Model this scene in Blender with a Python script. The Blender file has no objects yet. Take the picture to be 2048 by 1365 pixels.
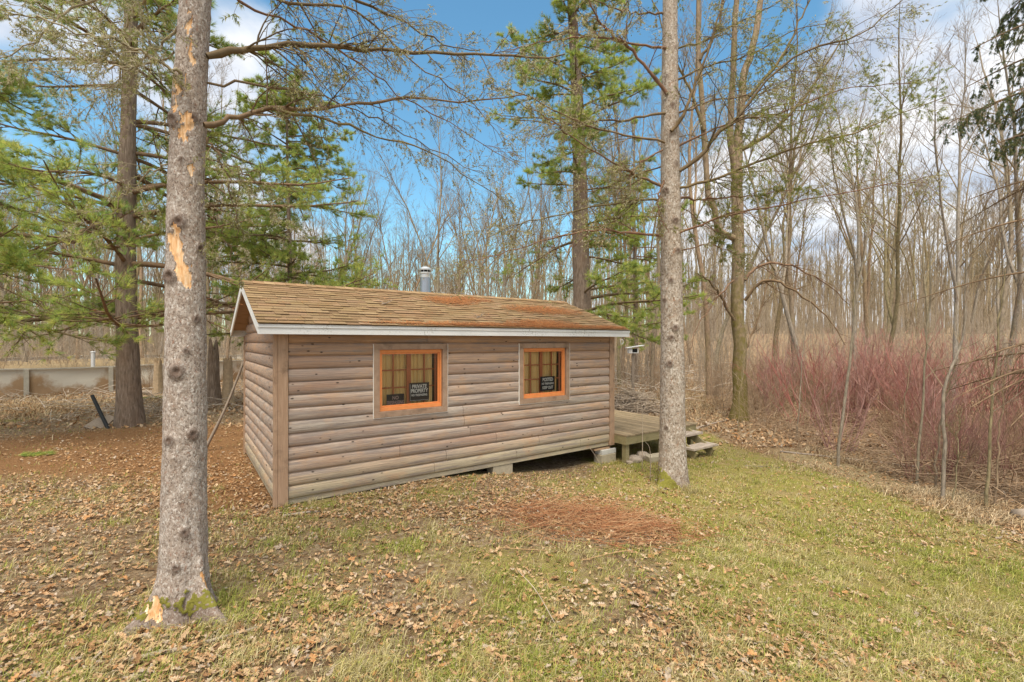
import bpy, math, random
import numpy as np
from mathutils import Vector, Matrix

rng = np.random.default_rng(7)
random.seed(7)
sc = bpy.context.scene
COL = sc.collection
F = 931.6; HY = 681.6; CX = 1024.0; H = 2.1          # camera: focal length in photo pixels, horizon, eye height
ANG = math.radians(35.275); AX, AY = -2.975, 5.917   # cabin's near corner and direction of its long wall
CL, CW = 6.101, 3.494
U2 = np.array([math.cos(ANG), math.sin(ANG)]); V2 = np.array([-U2[1], U2[0]])

def at(px, py, D):
    "the point of the place seen at photo pixel (px, py) at distance D"
    return np.array([(px - CX) / F * D, D, H - (py - HY) / F * D])

# ------------------------------------------------------------------ numeric helpers
def sst(a, b, x):
    t = np.clip((np.asarray(x, float) - a) / (b - a), 0, 1); return t * t * (3 - 2 * t)

def hash3(i, j, k, seed=0):
    n = (i.astype(np.int64) * 73856093) ^ (j.astype(np.int64) * 19349663) ^ (k.astype(np.int64) * 83492791) ^ (seed * 2654435761)
    n = (n ^ (n >> 13)) * 1274126177
    n = n ^ (n >> 16)
    return (n & 0xFFFFFF) / float(0xFFFFFF)

def vnoise(p, seed=0):
    p = np.asarray(p, float); i = np.floor(p).astype(np.int64); f = p - i; f = f * f * (3 - 2 * f)
    out = 0
    for dx in (0, 1):
        for dy in (0, 1):
            for dz in (0, 1):
                w = (f[:, 0] if dx else 1 - f[:, 0]) * (f[:, 1] if dy else 1 - f[:, 1]) * (f[:, 2] if dz else 1 - f[:, 2])
                out = out + w * hash3(i[:, 0] + dx, i[:, 1] + dy, i[:, 2] + dz, seed)
    return out

def fbm(p, o=3, seed=0):
    a, s, tot = .5, 0, 0
    p = np.asarray(p, float).copy()
    for k in range(o):
        s = s + a * vnoise(p, seed + k); tot += a; a *= .5; p = p * 2.03 + 11.7
    return s / tot

def n2(x, y, sc_, seed=0, o=3):
    x = np.asarray(x, float); y = np.asarray(y, float)
    return fbm(np.stack([x.ravel() * sc_, y.ravel() * sc_, np.full(x.size, .5)], 1), o, seed).reshape(x.shape)

def st(x, y):
    dx, dy = x - AX, y - AY
    return dx * U2[0] + dy * U2[1], dx * V2[0] + dy * V2[1]

def gz(x, y):
    "height of the ground"
    x = np.asarray(x, float); y = np.asarray(y, float)
    s, t = st(x, y)
    z = -.31 * sst(1.9, 5.2, s) - .12 * sst(7.5, 10, s) * sst(20, 12, y)
    right = sst(-10, 12, x)
    z = z + sst(17, 52, y) * (.9 + 2.3 * right) + sst(50, 120, y) * 2.5
    z = z + (n2(x, y, .35, 3) - .5) * .10 * sst(2.5, 6, np.hypot(x - 1, y - 9) * .6)
    near = (s > -.5) & (s < CL + .5) & (t > -.4) & (t < CW + .4)
    return z - np.where(near, .02, 0)

# ------------------------------------------------------------------ mesh helpers
def mesh(name, V, Fs, cols=None, smooth=False, mats=(), midx=None):
    V = np.ascontiguousarray(V, np.float32).reshape(-1, 3)
    Fs = [np.asarray(f, np.int32) for f in Fs if len(f)]
    me = bpy.data.meshes.new(name)
    me.vertices.add(len(V)); me.vertices.foreach_set('co', V.ravel())
    nl = sum(f.size for f in Fs); nf = sum(len(f) for f in Fs)
    me.loops.add(nl); me.polygons.add(nf)
    me.loops.foreach_set('vertex_index', np.concatenate([f.ravel() for f in Fs]))
    tot = np.concatenate([np.full(len(f), f.shape[1], np.int32) for f in Fs])
    me.polygons.foreach_set('loop_start', np.concatenate([[0], np.cumsum(tot)[:-1]]).astype(np.int32))
    if smooth: me.polygons.foreach_set('use_smooth', np.ones(nf, bool))
    else: me.polygons.foreach_set('use_smooth', np.zeros(nf, bool))
    for m in mats: me.materials.append(m)
    if midx is not None: me.polygons.foreach_set('material_index', np.asarray(midx, np.int32))
    if cols is not None:
        c = np.ones((len(V), 4), np.float32); c[:, :3] = np.asarray(cols, np.float32).reshape(-1, 3)
        a = me.color_attributes.new('Col', 'FLOAT_COLOR', 'POINT'); a.data.foreach_set('color', c.ravel())
    me.update(calc_edges=True); me.validate()
    return me

class MB:
    "collects shapes into one mesh"
    def __init__(s): s.V = []; s.F = {}; s.C = []; s.n = 0
    def add(s, V, Fs, col=(1, 1, 1)):
        V = np.asarray(V, float).reshape(-1, 3)
        for f in (Fs if isinstance(Fs, list) else [Fs]):
            f = np.asarray(f, np.int64)
            if len(f): s.F.setdefault(f.shape[1], []).append(f + s.n)
        c = np.asarray(col, float)
        s.C.append(np.tile(c, (len(V), 1)) if c.ndim == 1 else c)
        s.V.append(V); s.n += len(V)
        return s
    def box(s, a, b, col=(1, 1, 1), M=None):
        x0, y0, z0 = a; x1, y1, z1 = b
        V = np.array([[x0, y0, z0], [x1, y0, z0], [x1, y1, z0], [x0, y1, z0], [x0, y0, z1], [x1, y0, z1], [x1, y1, z1], [x0, y1, z1]], float)
        if M is not None: V = V @ M[:3, :3].T + M[:3, 3]
        return s.add(V, BOXF, col)
    def bar(s, p, q, w, h, col=(1, 1, 1), up=(0, 0, 1)):
        p = np.array(p, float); q = np.array(q, float); d = q - p; L = np.linalg.norm(d); d /= L
        up = np.array(up, float); r = np.cross(d, up); r /= np.linalg.norm(r); u = np.cross(r, d)
        V = [p + d * (L * a) + r * (w / 2 * b) + u * (h / 2 * c) for c in (-1, 1) for (a, b) in ((0, -1), (1, -1), (1, 1), (0, 1))]
        return s.add(V, BOXF, col)
    def tube(s, P, R, S=6, col=(1, 1, 1), cap=True):
        V, Fq = tubes(np.asarray(P, float)[None], np.asarray(R, float)[None], S)
        Fs = [Fq]
        if cap:
            k = len(P); Fs.append(np.arange(S)[None][:, ::-1]); Fs.append(np.arange((k - 1) * S, k * S)[None])
        return s.add(V, Fs, col)
    def mesh(s, name, mat, smooth=False):
        return mesh(name, np.concatenate(s.V), [np.concatenate(v) for v in s.F.values()], np.concatenate(s.C), smooth, [mat])
    def build(s, name, mat, parent=None, smooth=False, bevel=0):
        o = obj(name, s.mesh(name, mat, smooth), parent)
        if bevel:
            b = o.modifiers.new('edge', 'BEVEL'); b.width = bevel; b.segments = 2; b.limit_method = 'ANGLE'
        return o
BOXF = np.array([[0, 3, 2, 1], [4, 5, 6, 7], [0, 1, 5, 4], [1, 2, 6, 5], [2, 3, 7, 6], [3, 0, 4, 7]])

def tubes(P, R, S):
    "N polylines of K points -> tube walls; returns vertices and quads"
    N, K, _ = P.shape
    T = np.gradient(P, axis=1); T /= np.linalg.norm(T, axis=2, keepdims=True) + 1e-9
    tot = P[:, -1] - P[:, 0]
    ref = np.zeros((N, 3)); ref[np.arange(N), np.argmin(np.abs(tot), axis=1)] = 1
    A = np.cross(T, ref[:, None, :]); A /= np.linalg.norm(A, axis=2, keepdims=True) + 1e-9
    B = np.cross(T, A)
    a = np.arange(S) * 2 * np.pi / S
    V = P[:, :, None, :] + R[:, :, None, None] * (A[:, :, None, :] * np.cos(a)[None, None, :, None] + B[:, :, None, :] * np.sin(a)[None, None, :, None])
    i = np.arange(N)[:, None, None] * K * S; k = np.arange(K - 1)[None, :, None] * S; s = np.arange(S)[None, None, :]; s2 = (s + 1) % S
    q = np.stack([i + k + s, i + k + s2, i + k + S + s2, i + k + S + s], -1).reshape(-1, 4)
    return V.reshape(-1, 3), q

def resample(path, K):
    P = np.asarray(path, float)
    if len(P) == 2:
        t = np.linspace(0, 1, K)[:, None]; return P[0] * (1 - t) + P[1] * t
    E = np.vstack([2 * P[0] - P[1], P, 2 * P[-1] - P[-2]])
    u = np.linspace(0, len(P) - 1 - 1e-6, K); i = u.astype(int); f = (u - i)[:, None]
    a, b, c, d = E[i], E[i + 1], E[i + 2], E[i + 3]
    return .5 * (2 * b + (c - a) * f + (2 * a - 5 * b + 4 * c - d) * f ** 2 + (3 * b - a - 3 * c + d) * f ** 3)

def spawn(P, R, n, t0, t1, a0, a1, l0, l1, K, rk, up=0., wig=.1, flat=1., rtip=.25, rmin=.002, taper=.5, rg=None):
    "n side branches on each of N polylines"
    g = rg or rng
    N, K0, _ = P.shape
    t = np.sort(g.uniform(t0, t1, (N, n)), 1)
    u = t * (K0 - 1); i = np.minimum(u.astype(int), K0 - 2); f = (u - i)[..., None]; r = np.arange(N)[:, None]
    base = P[r, i] * (1 - f) + P[r, i + 1] * f
    tan = P[r, i + 1] - P[r, i]; tan /= np.linalg.norm(tan, axis=2, keepdims=True) + 1e-9
    rb = R[r, i] * (1 - f[..., 0]) + R[r, i + 1] * f[..., 0]
    L0 = np.linalg.norm(np.diff(P, axis=1), axis=2).sum(1)[:, None]
    v = g.normal(size=(N, n, 3)); v[..., 2] *= flat
    v -= (v * tan).sum(2, keepdims=True) * tan; v /= np.linalg.norm(v, axis=2, keepdims=True) + 1e-9
    a = g.uniform(a0, a1, (N, n, 1))
    d = tan * np.cos(a) + v * np.sin(a)
    L = g.uniform(l0, l1, (N, n)) * L0 * (1 - taper * t)
    d = d.reshape(-1, 3); base = base.reshape(-1, 3); L = L.reshape(-1); rb = rb.reshape(-1)
    pts = [base]; step = (L / (K - 1))[:, None]
    for k in range(1, K):
        d = d + g.normal(size=d.shape) * wig; d[:, 2] += up / (K - 1)
        d /= np.linalg.norm(d, axis=1, keepdims=True); pts.append(pts[-1] + d * step)
    P2 = np.stack(pts, 1)
    r0 = np.maximum(rb * rk, rmin)
    R2 = r0[:, None] * np.linspace(1, rtip, K)[None]
    return P2, np.maximum(R2, rmin * .6)

def tufts(pos, d, n, length, spread, width, rg=None, bend=0.):
    "n thin needles (one triangle each) round each point"
    g = rg or rng
    N = len(pos)
    v = g.normal(size=(N, n, 3)); v /= np.linalg.norm(v, axis=2, keepdims=True) + 1e-9
    dd = d[:, None, :] + v * spread; dd[..., 2] -= bend; dd /= np.linalg.norm(dd, axis=2, keepdims=True) + 1e-9
    side = np.cross(dd, g.normal(size=(N, n, 3))); side /= np.linalg.norm(side, axis=2, keepdims=True) + 1e-9
    L = length * g.uniform(.6, 1.15, (N, n, 1)); p = pos[:, None, :] + v * length * .06
    V = np.stack([p - side * width / 2, p + side * width / 2, p + dd * L], 2).reshape(-1, 3)
    return V, np.arange(N * n * 3).reshape(-1, 3)

# ------------------------------------------------------------------ objects, tags
def obj(name, me, parent=None):
    o = bpy.data.objects.new(name, me); COL.objects.link(o)
    if parent is not None: o.parent = parent
    return o

def tag(o, label=None, cat=None, group=None, kind=None):
    for k, v in (('label', label), ('category', cat), ('group', group), ('kind', kind)):
        if v: o[k] = v
    return o

def thing(name, loc, label, cat, rz=0., group=None):
    o = bpy.data.objects.new(name, None); COL.objects.link(o)
    o.location = loc; o.rotation_euler = (0, 0, rz); o.empty_display_size = .2
    return tag(o, label, cat, group)

def copy_tree(o, parent=None):
    c = o.copy(); COL.objects.link(c)
    if parent is not None: c.parent = parent
    for ch in list(o.children): copy_tree(ch, c)
    return c

# ------------------------------------------------------------------ materials
class NT:
    def __init__(s, name):
        s.m = bpy.data.materials.new(name); s.m.use_nodes = True; s.t = s.m.node_tree; s.t.nodes.clear()
        s.out = s.n('ShaderNodeOutputMaterial'); s.b = s.n('ShaderNodeBsdfPrincipled'); s.l(s.b.outputs[0], s.out.inputs[0])
    def n(s, t, **kw):
        x = s.t.nodes.new(t)
        for k, v in kw.items(): setattr(x, k, v)
        return x
    def l(s, a, b): s.t.links.new(a, b)
    def put(s, sock, v):
        if hasattr(v, 'is_output') or isinstance(v, bpy.types.NodeSocket): s.l(v, sock)
        else: sock.default_value = v
    def coord(s, scale=(1, 1, 1), kind='Object'):
        c = s.n('ShaderNodeTexCoord'); m = s.n('ShaderNodeMapping'); m.inputs['Scale'].default_value = scale
        s.l(c.outputs[kind], m.inputs[0]); return m.outputs[0]
    def noise(s, vec, scale, detail=4, rough=.6, dist=0):
        x = s.n('ShaderNodeTexNoise'); s.l(vec, x.inputs['Vector']); x.inputs['Scale'].default_value = scale
        x.inputs['Detail'].default_value = detail; x.inputs['Roughness'].default_value = rough; x.inputs['Distortion'].default_value = dist
        return x.outputs[0]
    def voro(s, vec, scale, feature='F1', rand=1., out='Distance'):
        x = s.n('ShaderNodeTexVoronoi', feature=feature); s.l(vec, x.inputs['Vector']); x.inputs['Scale'].default_value = scale
        x.inputs['Randomness'].default_value = rand; return x.outputs[out]
    def ramp(s, f, stops, interp='LINEAR'):
        r = s.n('ShaderNodeValToRGB'); s.l(f, r.inputs[0]); r.color_ramp.interpolation = interp
        e = r.color_ramp.elements
        while len(e) < len(stops): e.new(.5)
        for i, (p, c) in enumerate(stops): e[i].position = p; e[i].color = (*c, 1) if not np.isscalar(c) else (c, c, c, 1)
        return r.outputs[0]
    def mix(s, f, a, b, mode='MIX'):
        x = s.n('ShaderNodeMix', data_type='RGBA', blend_type=mode)
        for sock, v in ((x.inputs[0], f), (x.inputs[6], a), (x.inputs[7], b)):
            if isinstance(v, bpy.types.NodeSocket): s.l(v, sock)
            elif np.isscalar(v): sock.default_value = v
            else: sock.default_value = (*v, 1)
        return x.outputs[2]
    def math(s, op, a, b=0., clamp=False):
        x = s.n('ShaderNodeMath', operation=op, use_clamp=clamp)
        s.put(x.inputs[0], a); s.put(x.inputs[1], b); return x.outputs[0]
    def col(s):
        return s.n('ShaderNodeVertexColor', layer_name='Col').outputs[0]
    def sep(s, c):
        x = s.n('ShaderNodeSeparateColor'); s.l(c, x.inputs[0]); return x.outputs
    def rand(s): return s.n('ShaderNodeObjectInfo').outputs['Random']
    def done(s, color, rough=.85, bump=None, bd=.02, bs=.6, spec=.25, metal=0., trans=None):
        if isinstance(color, bpy.types.NodeSocket): s.l(color, s.b.inputs['Base Color'])
        else: s.b.inputs['Base Color'].default_value = (*color, 1)
        s.put(s.b.inputs['Roughness'], rough); s.b.inputs['Specular IOR Level'].default_value = spec; s.b.inputs['Metallic'].default_value = metal
        if bump is not None:
            b = s.n('ShaderNodeBump'); b.inputs['Strength'].default_value = bs; b.inputs['Distance'].default_value = bd
            s.l(bump, b.inputs['Height']); s.l(b.outputs[0], s.b.inputs['Normal'])
        if trans:
            tr = s.n('ShaderNodeBsdfTranslucent'); mx = s.n('ShaderNodeMixShader'); mx.inputs[0].default_value = trans
            if isinstance(color, bpy.types.NodeSocket): s.l(color, tr.inputs[0])
            else: tr.inputs[0].default_value = (*color, 1)
            s.l(s.b.outputs[0], mx.inputs[1]); s.l(tr.outputs[0], mx.inputs[2]); s.l(mx.outputs[0], s.out.inputs[0])
        return s.m

def m_plain(name, c, var=.25, scale=8, rough=.8, metal=0., spec=.25):
    t = NT(name); n = t.noise(t.coord(), scale, 5)
    return t.done(t.mix(n, tuple(x * (1 - var) for x in c), tuple(min(1, x * (1 + var)) for x in c)), rough, n, .004, .4, spec, metal)

def m_col(name, var=.3, scale=20, rough=.8, bump=.003, trans=None, spec=.2):
    t = NT(name); n = t.noise(t.coord(), scale, 4)
    c = t.mix(1.0, t.col(), t.ramp(n, [(.25, 1 - var), (.75, 1 + var)]), 'MULTIPLY')
    return t.done(c, rough, n if bump else None, bump or .01, .5, spec, trans=trans)

def m_spruce(name='spruce_bark', k=1.06, olive=.0, con=.85, cs=40, fs=72):
    t = NT(name); v = t.coord((1, 1, .7))
    w = t.noise(v, 9, 3)
    warp = t.n('ShaderNodeVectorMath', operation='MULTIPLY_ADD'); wc = t.n('ShaderNodeTexNoise'); t.l(v, wc.inputs['Vector']); wc.inputs['Scale'].default_value = 14
    t.l(wc.outputs['Color'], warp.inputs[0]); warp.inputs[1].default_value = (.05, .05, .05); t.l(v, warp.inputs[2])
    ed = t.voro(warp.outputs[0], cs, 'DISTANCE_TO_EDGE')
    fine = t.noise(v, fs, 5, .75); mid = t.noise(t.coord((1, 1, .5)), fs * .32, 6, .7, 1.5)
    base = t.ramp(mid, [(.30, (.21, .16, .13)), (.45, (.34, .285, .24)), (.58, (.46, .40, .355)), (.72, (.56, .51, .46))])
    base = t.mix(t.ramp(w, [(.4, 0.), (.7, .55)]), base, (.33, .245, .19))
    base = t.mix(t.ramp(fine, [(.38, con), (.49, 0.)]), base, (.10, .065, .048))
    base = t.mix(t.ramp(t.noise(v, fs * .42, 5, .75, .8), [(.58, 0.), (.66, .85)]), base, (.27, .14, .09))
    base = t.mix(t.ramp(t.noise(v, fs * .8, 3, .6), [(.56, 0.), (.64, .7)]), base, (.64, .60, .55))
    base = t.mix(t.math('MULTIPLY', t.ramp(ed, [(.0, .7), (.08, 0.)]), t.ramp(t.noise(v, 6, 3), [(.45, 0.), (.65, 1.)])), base, (.13, .085, .06))
    base = t.mix(olive, base, (.30, .27, .13)) if olive else base
    base = t.mix(1., base, (k, k, k), 'MULTIPLY')
    p = t.sep(t.col())
    wood = t.ramp(t.noise(t.coord((12, 12, 1.3)), 4, 5, .7), [(.32, (.50, .22, .07)), (.5, (.74, .47, .25)), (.68, (.88, .72, .54))])
    wood = t.mix(t.ramp(t.noise(v, 30, 3), [(.55, 0.), (.75, .5)]), wood, (.33, .17, .08))
    moss = t.mix(t.noise(v, 45, 4), (.10, .095, .02), (.30, .28, .045))
    pr = t.ramp(t.math('ADD', p[0], t.math('MULTIPLY', t.math('SUBTRACT', fine, .5), .5)), [(.45, 0.), (.52, 1.)])
    pm = t.ramp(t.math('ADD', p[1], t.math('MULTIPLY', t.math('SUBTRACT', fine, .5), 1.5)), [(.42, 0.), (.62, .95)])
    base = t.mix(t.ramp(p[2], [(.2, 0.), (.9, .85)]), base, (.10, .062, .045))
    c = t.mix(pr, base, wood); c = t.mix(pm, c, moss)
    h = t.math('ADD', t.math('MULTIPLY', mid, 1.2), t.math('MULTIPLY', fine, .6))
    h = t.math('MULTIPLY', h, t.math('SUBTRACT', 1.0, t.math('MULTIPLY', pr, .8)))
    return t.done(c, .9, h, .012, .8, .15)

def m_pinebark():
    t = NT('pine_bark'); v = t.coord((1, 1, .16)); n = t.noise(v, 26, 5, .65, .6); n3 = t.noise(t.coord(), 3, 3)
    c = t.ramp(n, [(.3, (.10, .075, .055)), (.5, (.22, .165, .125)), (.72, (.34, .27, .215))])
    c = t.mix(t.ramp(n3, [(.45, 0.), (.75, .5)]), c, (.20, .13, .085))
    p = t.sep(t.col()); c = t.mix(p[1], c, (.12, .12, .03))
    return t.done(c, .95, n, .03, .9, .1)

def m_graybark():
    t = NT('deciduous_bark'); v = t.coord((1, 1, .3)); n = t.noise(v, 22, 5, .65, .3); big = t.noise(t.coord(), 1.4, 4)
    r = t.rand()
    tint = t.ramp(r, [(0, (.28, .215, .15)), (.2, (.36, .31, .245)), (.4, (.27, .22, .115)), (.6, (.36, .255, .17)), (.8, (.23, .18, .125)), (1, (.45, .40, .34))])
    c = t.mix(1., tint, t.ramp(n, [(.3, .45), (.7, 1.25)]), 'MULTIPLY')
    c = t.mix(t.ramp(big, [(.5, 0.), (.72, .6)]), c, (.22, .19, .08))
    p = t.sep(t.col())
    mo = t.ramp(t.math('ADD', p[1], t.math('MULTIPLY', t.math('SUBTRACT', t.noise(t.coord(), 5, 5), .5), 1.2)), [(.4, 0.), (.75, 1.)])
    c = t.mix(mo, c, t.mix(n, (.10, .085, .03), (.23, .19, .055)))
    return t.done(c, .95, n, .02, .8, .1)

def m_twig(name, stops):
    t = NT(name); r = t.rand()
    c = t.ramp(r, stops); n = t.noise(t.coord(), 6, 3)
    c = t.mix(1., c, t.ramp(n, [(.3, .65), (.7, 1.3)]), 'MULTIPLY')
    return t.done(c, .9, spec=.15)

def m_logs():
    t = NT('log_siding'); v = t.coord((.55, 3, 9)); g = t.noise(v, 7, 6, .65, 1.2); g2 = t.noise(t.coord((.8, 8, 60)), 2.2, 4)
    p = t.sep(t.col())     # r: per board, g: weathering, b: warm
    base = t.ramp(p[0], [(0, (.33, .215, .155)), (.25, (.48, .315, .22)), (.5, (.40, .295, .235)), (.75, (.55, .355, .225)), (1, (.44, .32, .25))])
    base = t.mix(t.math('MULTIPLY', t.ramp(t.noise(t.coord((.5, 2, 4)), 2.2, 5, .7), [(.38, 0.), (.62, 1.)]), p[1]), base, (.50, .43, .36))
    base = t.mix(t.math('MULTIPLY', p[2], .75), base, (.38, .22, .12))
    zz = t.n('ShaderNodeSeparateXYZ'); t.l(t.n('ShaderNodeTexCoord').outputs['Object'], zz.inputs[0])
    low = t.ramp(t.math('ADD', zz.outputs[2], t.math('MULTIPLY', t.math('SUBTRACT', t.noise(t.coord((.6, .6, 1)), 2.5, 4), .5), .35)), [(.10, .85), (.48, 0.)])
    base = t.mix(low, base, (.47, .41, .27))
    base = t.mix(t.ramp(g, [(.5, 0.), (.72, .6)]), base, (.22, .165, .135))
    base = t.mix(t.ramp(t.noise(t.coord((.35, 1, 7)), 3.3, 5, .7), [(.48, 0.), (.62, .8)]), base, (.27, .225, .20))
    base = t.mix(t.ramp(t.noise(t.coord((1.1, 1, 2.2)), 1.9, 4, .7), [(.53, 0.), (.68, .5)]), base, (.53, .32, .18))
    base = t.mix(t.ramp(t.noise(t.coord((.5, 1, 55)), 3.0, 3, .6), [(.62, 0.), (.69, .75)]), base, (.13, .09, .07))
    base = t.mix(1., base, t.ramp(g2, [(.3, .72), (.7, 1.2)]), 'MULTIPLY')
    kv = t.coord((1.0, .4, 2.0)); k = t.voro(kv, 5.2, rand=1.)
    base = t.mix(t.ramp(k, [(.07, .9), (.13, 0.)]), base, (.045, .028, .02))
    return t.done(base, .8, t.math('ADD', g, g2), .006, .5, .25)

def m_wood(name, a, b, sc3=(1, 1, 1), dark=(.05, .035, .025), rough=.85):
    t = NT(name); v = t.coord(sc3); g = t.noise(v, 6, 6, .65, .8); n = t.noise(t.coord(), 5, 4)
    c = t.mix(t.ramp(g, [(.3, 0.), (.7, 1.)]), a, b); c = t.mix(t.ramp(n, [(.52, 0.), (.8, .7)]), c, dark)
    c = t.mix(1., c, t.col(), 'MULTIPLY')
    return t.done(c, rough, g, .004, .5, .2)

def m_white():
    t = NT('white_fascia_paint'); n = t.noise(t.coord((1, 1, 1)), 42, 5, .7); b = t.noise(t.coord((1, 1, .3)), 1.6, 4)
    f = t.math('MULTIPLY', t.ramp(n, [(.54, 0.), (.64, 1.)]), t.ramp(b, [(.42, 0.), (.62, 1.)]))
    c = t.mix(f, (.74, .745, .74), (.30, .29, .24))
    c = t.mix(t.ramp(t.noise(t.coord(), 110, 2), [(.68, 0.), (.72, .8)]), c, (.25, .23, .2))
    return t.done(c, .55, n, .001, .3, .4)

def m_roof():
    t = NT('roof_shingle'); n = t.noise(t.coord(), 160, 3); b = t.noise(t.coord(), 2.5, 4); mo = t.noise(t.coord(), 9, 5)
    c = t.mix(1., t.col(), t.ramp(n, [(.3, .6), (.7, 1.35)]), 'MULTIPLY')
    c = t.mix(t.ramp(b, [(.45, 0.), (.75, .35)]), c, (.20, .14, .055))
    c = t.mix(t.ramp(mo, [(.66, 0.), (.76, .8)]), c, (.21, .17, .035))
    return t.done(c, .95, n, .003, .6, .1)

def m_ground():
    t = NT('ground_litter'); p = t.sep(t.col()); v = t.coord()      # r grass, g needles, b straw
    n = t.noise(v, 26, 6, .72); n1 = t.noise(v, 5, 5); nf = t.noise(v, 85, 4, .7); vo = t.voro(v, 20, out='Color'); ve = t.voro(v, 20)
    lit = t.ramp(t.sep(vo)[0], [(0, (.25, .155, .085)), (.3, (.37, .25, .145)), (.6, (.46, .33, .20)), (.85, (.54, .42, .28)), (1, (.30, .18, .09))])
    lit = t.mix(t.ramp(ve, [(.4, 0.), (.75, .5)]), lit, (.17, .11, .065))
    need = t.ramp(n, [(.3, (.18, .09, .04)), (.5, (.36, .19, .085)), (.7, (.48, .29, .15))])
    straw = t.ramp(t.noise(t.coord((1, 3, 1)), 30, 5, .7), [(.3, (.27, .19, .09)), (.5, (.47, .36, .19)), (.7, (.60, .48, .29))])
    gr = t.ramp(nf, [(.3, (.20, .165, .035)), (.5, (.42, .35, .095)), (.7, (.60, .52, .21))])
    gr = t.mix(t.ramp(n1, [(.4, 0.), (.65, .7)]), gr, (.34, .36, .07))
    gr = t.mix(t.ramp(n, [(.52, 0.), (.68, .75)]), gr, (.40, .28, .13))
    def th(ch, k): return t.ramp(t.math('ADD', ch, t.math('MULTIPLY', t.math('SUBTRACT', n, .5), k)), [(.35, 0.), (.65, 1.)])
    gr = t.mix(t.ramp(t.noise(v, 3.2, 5, .65), [(.48, 0.), (.62, .75)]), gr, t.mix(nf, (.38, .26, .11), (.60, .46, .25)))
    c = t.mix(th(p[1], .9), lit, need); c = t.mix(th(p[2], .8), c, straw); c = t.mix(th(p[0], 1.3), c, gr)
    return t.done(c, .95, t.math('ADD', n, nf), .05, 1., .1)

M = {}
M['spruce'] = m_spruce(); M['spruce_grey'] = m_spruce('grey_spruce_bark', 1.05, .10, 1., 22, 40); M['pinebark'] = m_pinebark(); M['bark'] = m_graybark()
M['twig'] = m_twig('bare_twig', [(0, (.25, .185, .115)), (.35, (.31, .245, .165)), (.7, (.25, .20, .10)), (1, (.36, .29, .21))])
M['sprucetwig'] = m_twig('spruce_branch', [(0, (.15, .11, .065)), (.35, (.19, .135, .08)), (.7, (.20, .115, .075)), (1, (.17, .14, .07))])
M['redtwig'] = m_twig('dogwood_stem', [(0, (.36, .165, .145)), (.3, (.40, .22, .18)), (.55, (.36, .125, .11)), (.75, (.37, .22, .155)), (1, (.45, .26, .235))])
M['browntwig'] = m_twig('brown_brush_stem', [(0, (.29, .18, .105)), (.5, (.34, .23, .145)), (1, (.38, .28, .19))])
M['paletwig'] = m_twig('pale_dry_stem', [(0, (.42, .33, .24)), (.5, (.50, .41, .32)), (1, (.58, .50, .42))])
M['logs'] = m_logs(); M['white'] = m_white(); M['roof'] = m_roof(); M['ground'] = m_ground()
M['trim'] = m_wood('weathered_trim', (.30, .195, .13), (.42, .295, .21), (1, 6, 1))
M['corner'] = m_wood('corner_board', (.34, .215, .135), (.46, .31, .21), (8, 8, .6))
M['soffit'] = m_wood('soffit_board', (.38, .25, .15), (.50, .35, .23), (.6, 8, 8), (.22, .13, .07))
M['deckwood'] = m_wood('deck_board', (.22, .165, .10), (.38, .29, .19), (8, .7, 8), (.10, .085, .035))
M['rimwood'] = m_wood('deck_rim', (.25, .21, .10), (.36, .30, .17), (.7, 8, 8), (.12, .11, .045))
M['plank'] = m_wood('grey_plank', (.38, .31, .24), (.55, .46, .38), (.8, 8, 8), (.18, .13, .09))
M['orange'] = m_plain('orange_window_paint', (.76, .28, .09), .2, 12, .5)
M['redsash'] = m_plain('inner_sash_paint', (.50, .17, .07), .2, 9, .6)
M['black'] = m_plain('sign_black', (.025, .025, .027), .2, 20, .5)
M['letter'] = m_plain('sign_white', (.86, .84, .78), .04, 40, .6)
M['letterdim'] = m_plain('sign_faded_red', (.42, .30, .27), .1, 40, .6)
M['concrete'] = m_plain('concrete', (.40, .345, .25), .3, 14, .95)
M['concretepale'] = m_plain('pale_concrete', (.55, .54, .51), .2, 14, .95)
M['rock'] = m_plain('field_stone', (.33, .27, .21), .45, 6, .9)
M['pipe'] = m_plain('stovepipe_metal', (.36, .40, .46), .15, 5, .38, .75, .5)
M['cap'] = m_plain('stovepipe_cap_metal', (.62, .64, .64), .15, 6, .4, .6, .5)
M['dark'] = m_plain('dark_opening', (.02, .02, .02), .2, 5, .9)
M['blackpipe'] = m_plain('black_plastic', (.025, .028, .03), .2, 10, .5)
M['pool'] = None
M['poolcap'] = m_plain('pool_rail_metal', (.50, .46, .38), .3, 7, .7)
M['whitebox'] = m_plain('white_box_paint', (.72, .72, .72), .12, 8, .6)
M['needle'] = m_col('conifer_needle', .2, 4, .6, 0, .5)
M['leaf'] = m_col('dry_leaf', .25, 60, .75, .002, .15)
M['grass'] = m_col('grass_blade', .2, 20, .6, 0, .3)
M['straw'] = m_col('dry_stem', .25, 20, .8, 0)
M['stick'] = m_plain('grey_stick_bark', (.30, .245, .195), .45, 30, .95)
M['rotwood'] = m_plain('rotten_wood', (.42, .31, .20), .5, 12, .95)
t = NT('curtain_cloth'); n = t.noise(t.coord((30, 30, 1)), 1.5, 3)
M['curtain'] = t.done(t.mix(n, (.84, .56, .20), (.95, .74, .36)), .9, trans=.1)
t = NT('pool_wall'); n = t.noise(t.coord((1, 1, 1)), 2.2, 5, .65); p = t.sep(t.col())
rust = t.ramp(t.math('ADD', p[0], t.math('MULTIPLY', t.math('SUBTRACT', n, .5), 1.6)), [(.3, 0.), (.72, .9)])
M['pool'] = t.done(t.mix(rust, t.mix(n, (.64, .59, .50), (.78, .72, .62)), t.mix(n, (.27, .15, .065), (.48, .30, .15))), .7, n, .01, .4)
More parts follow.
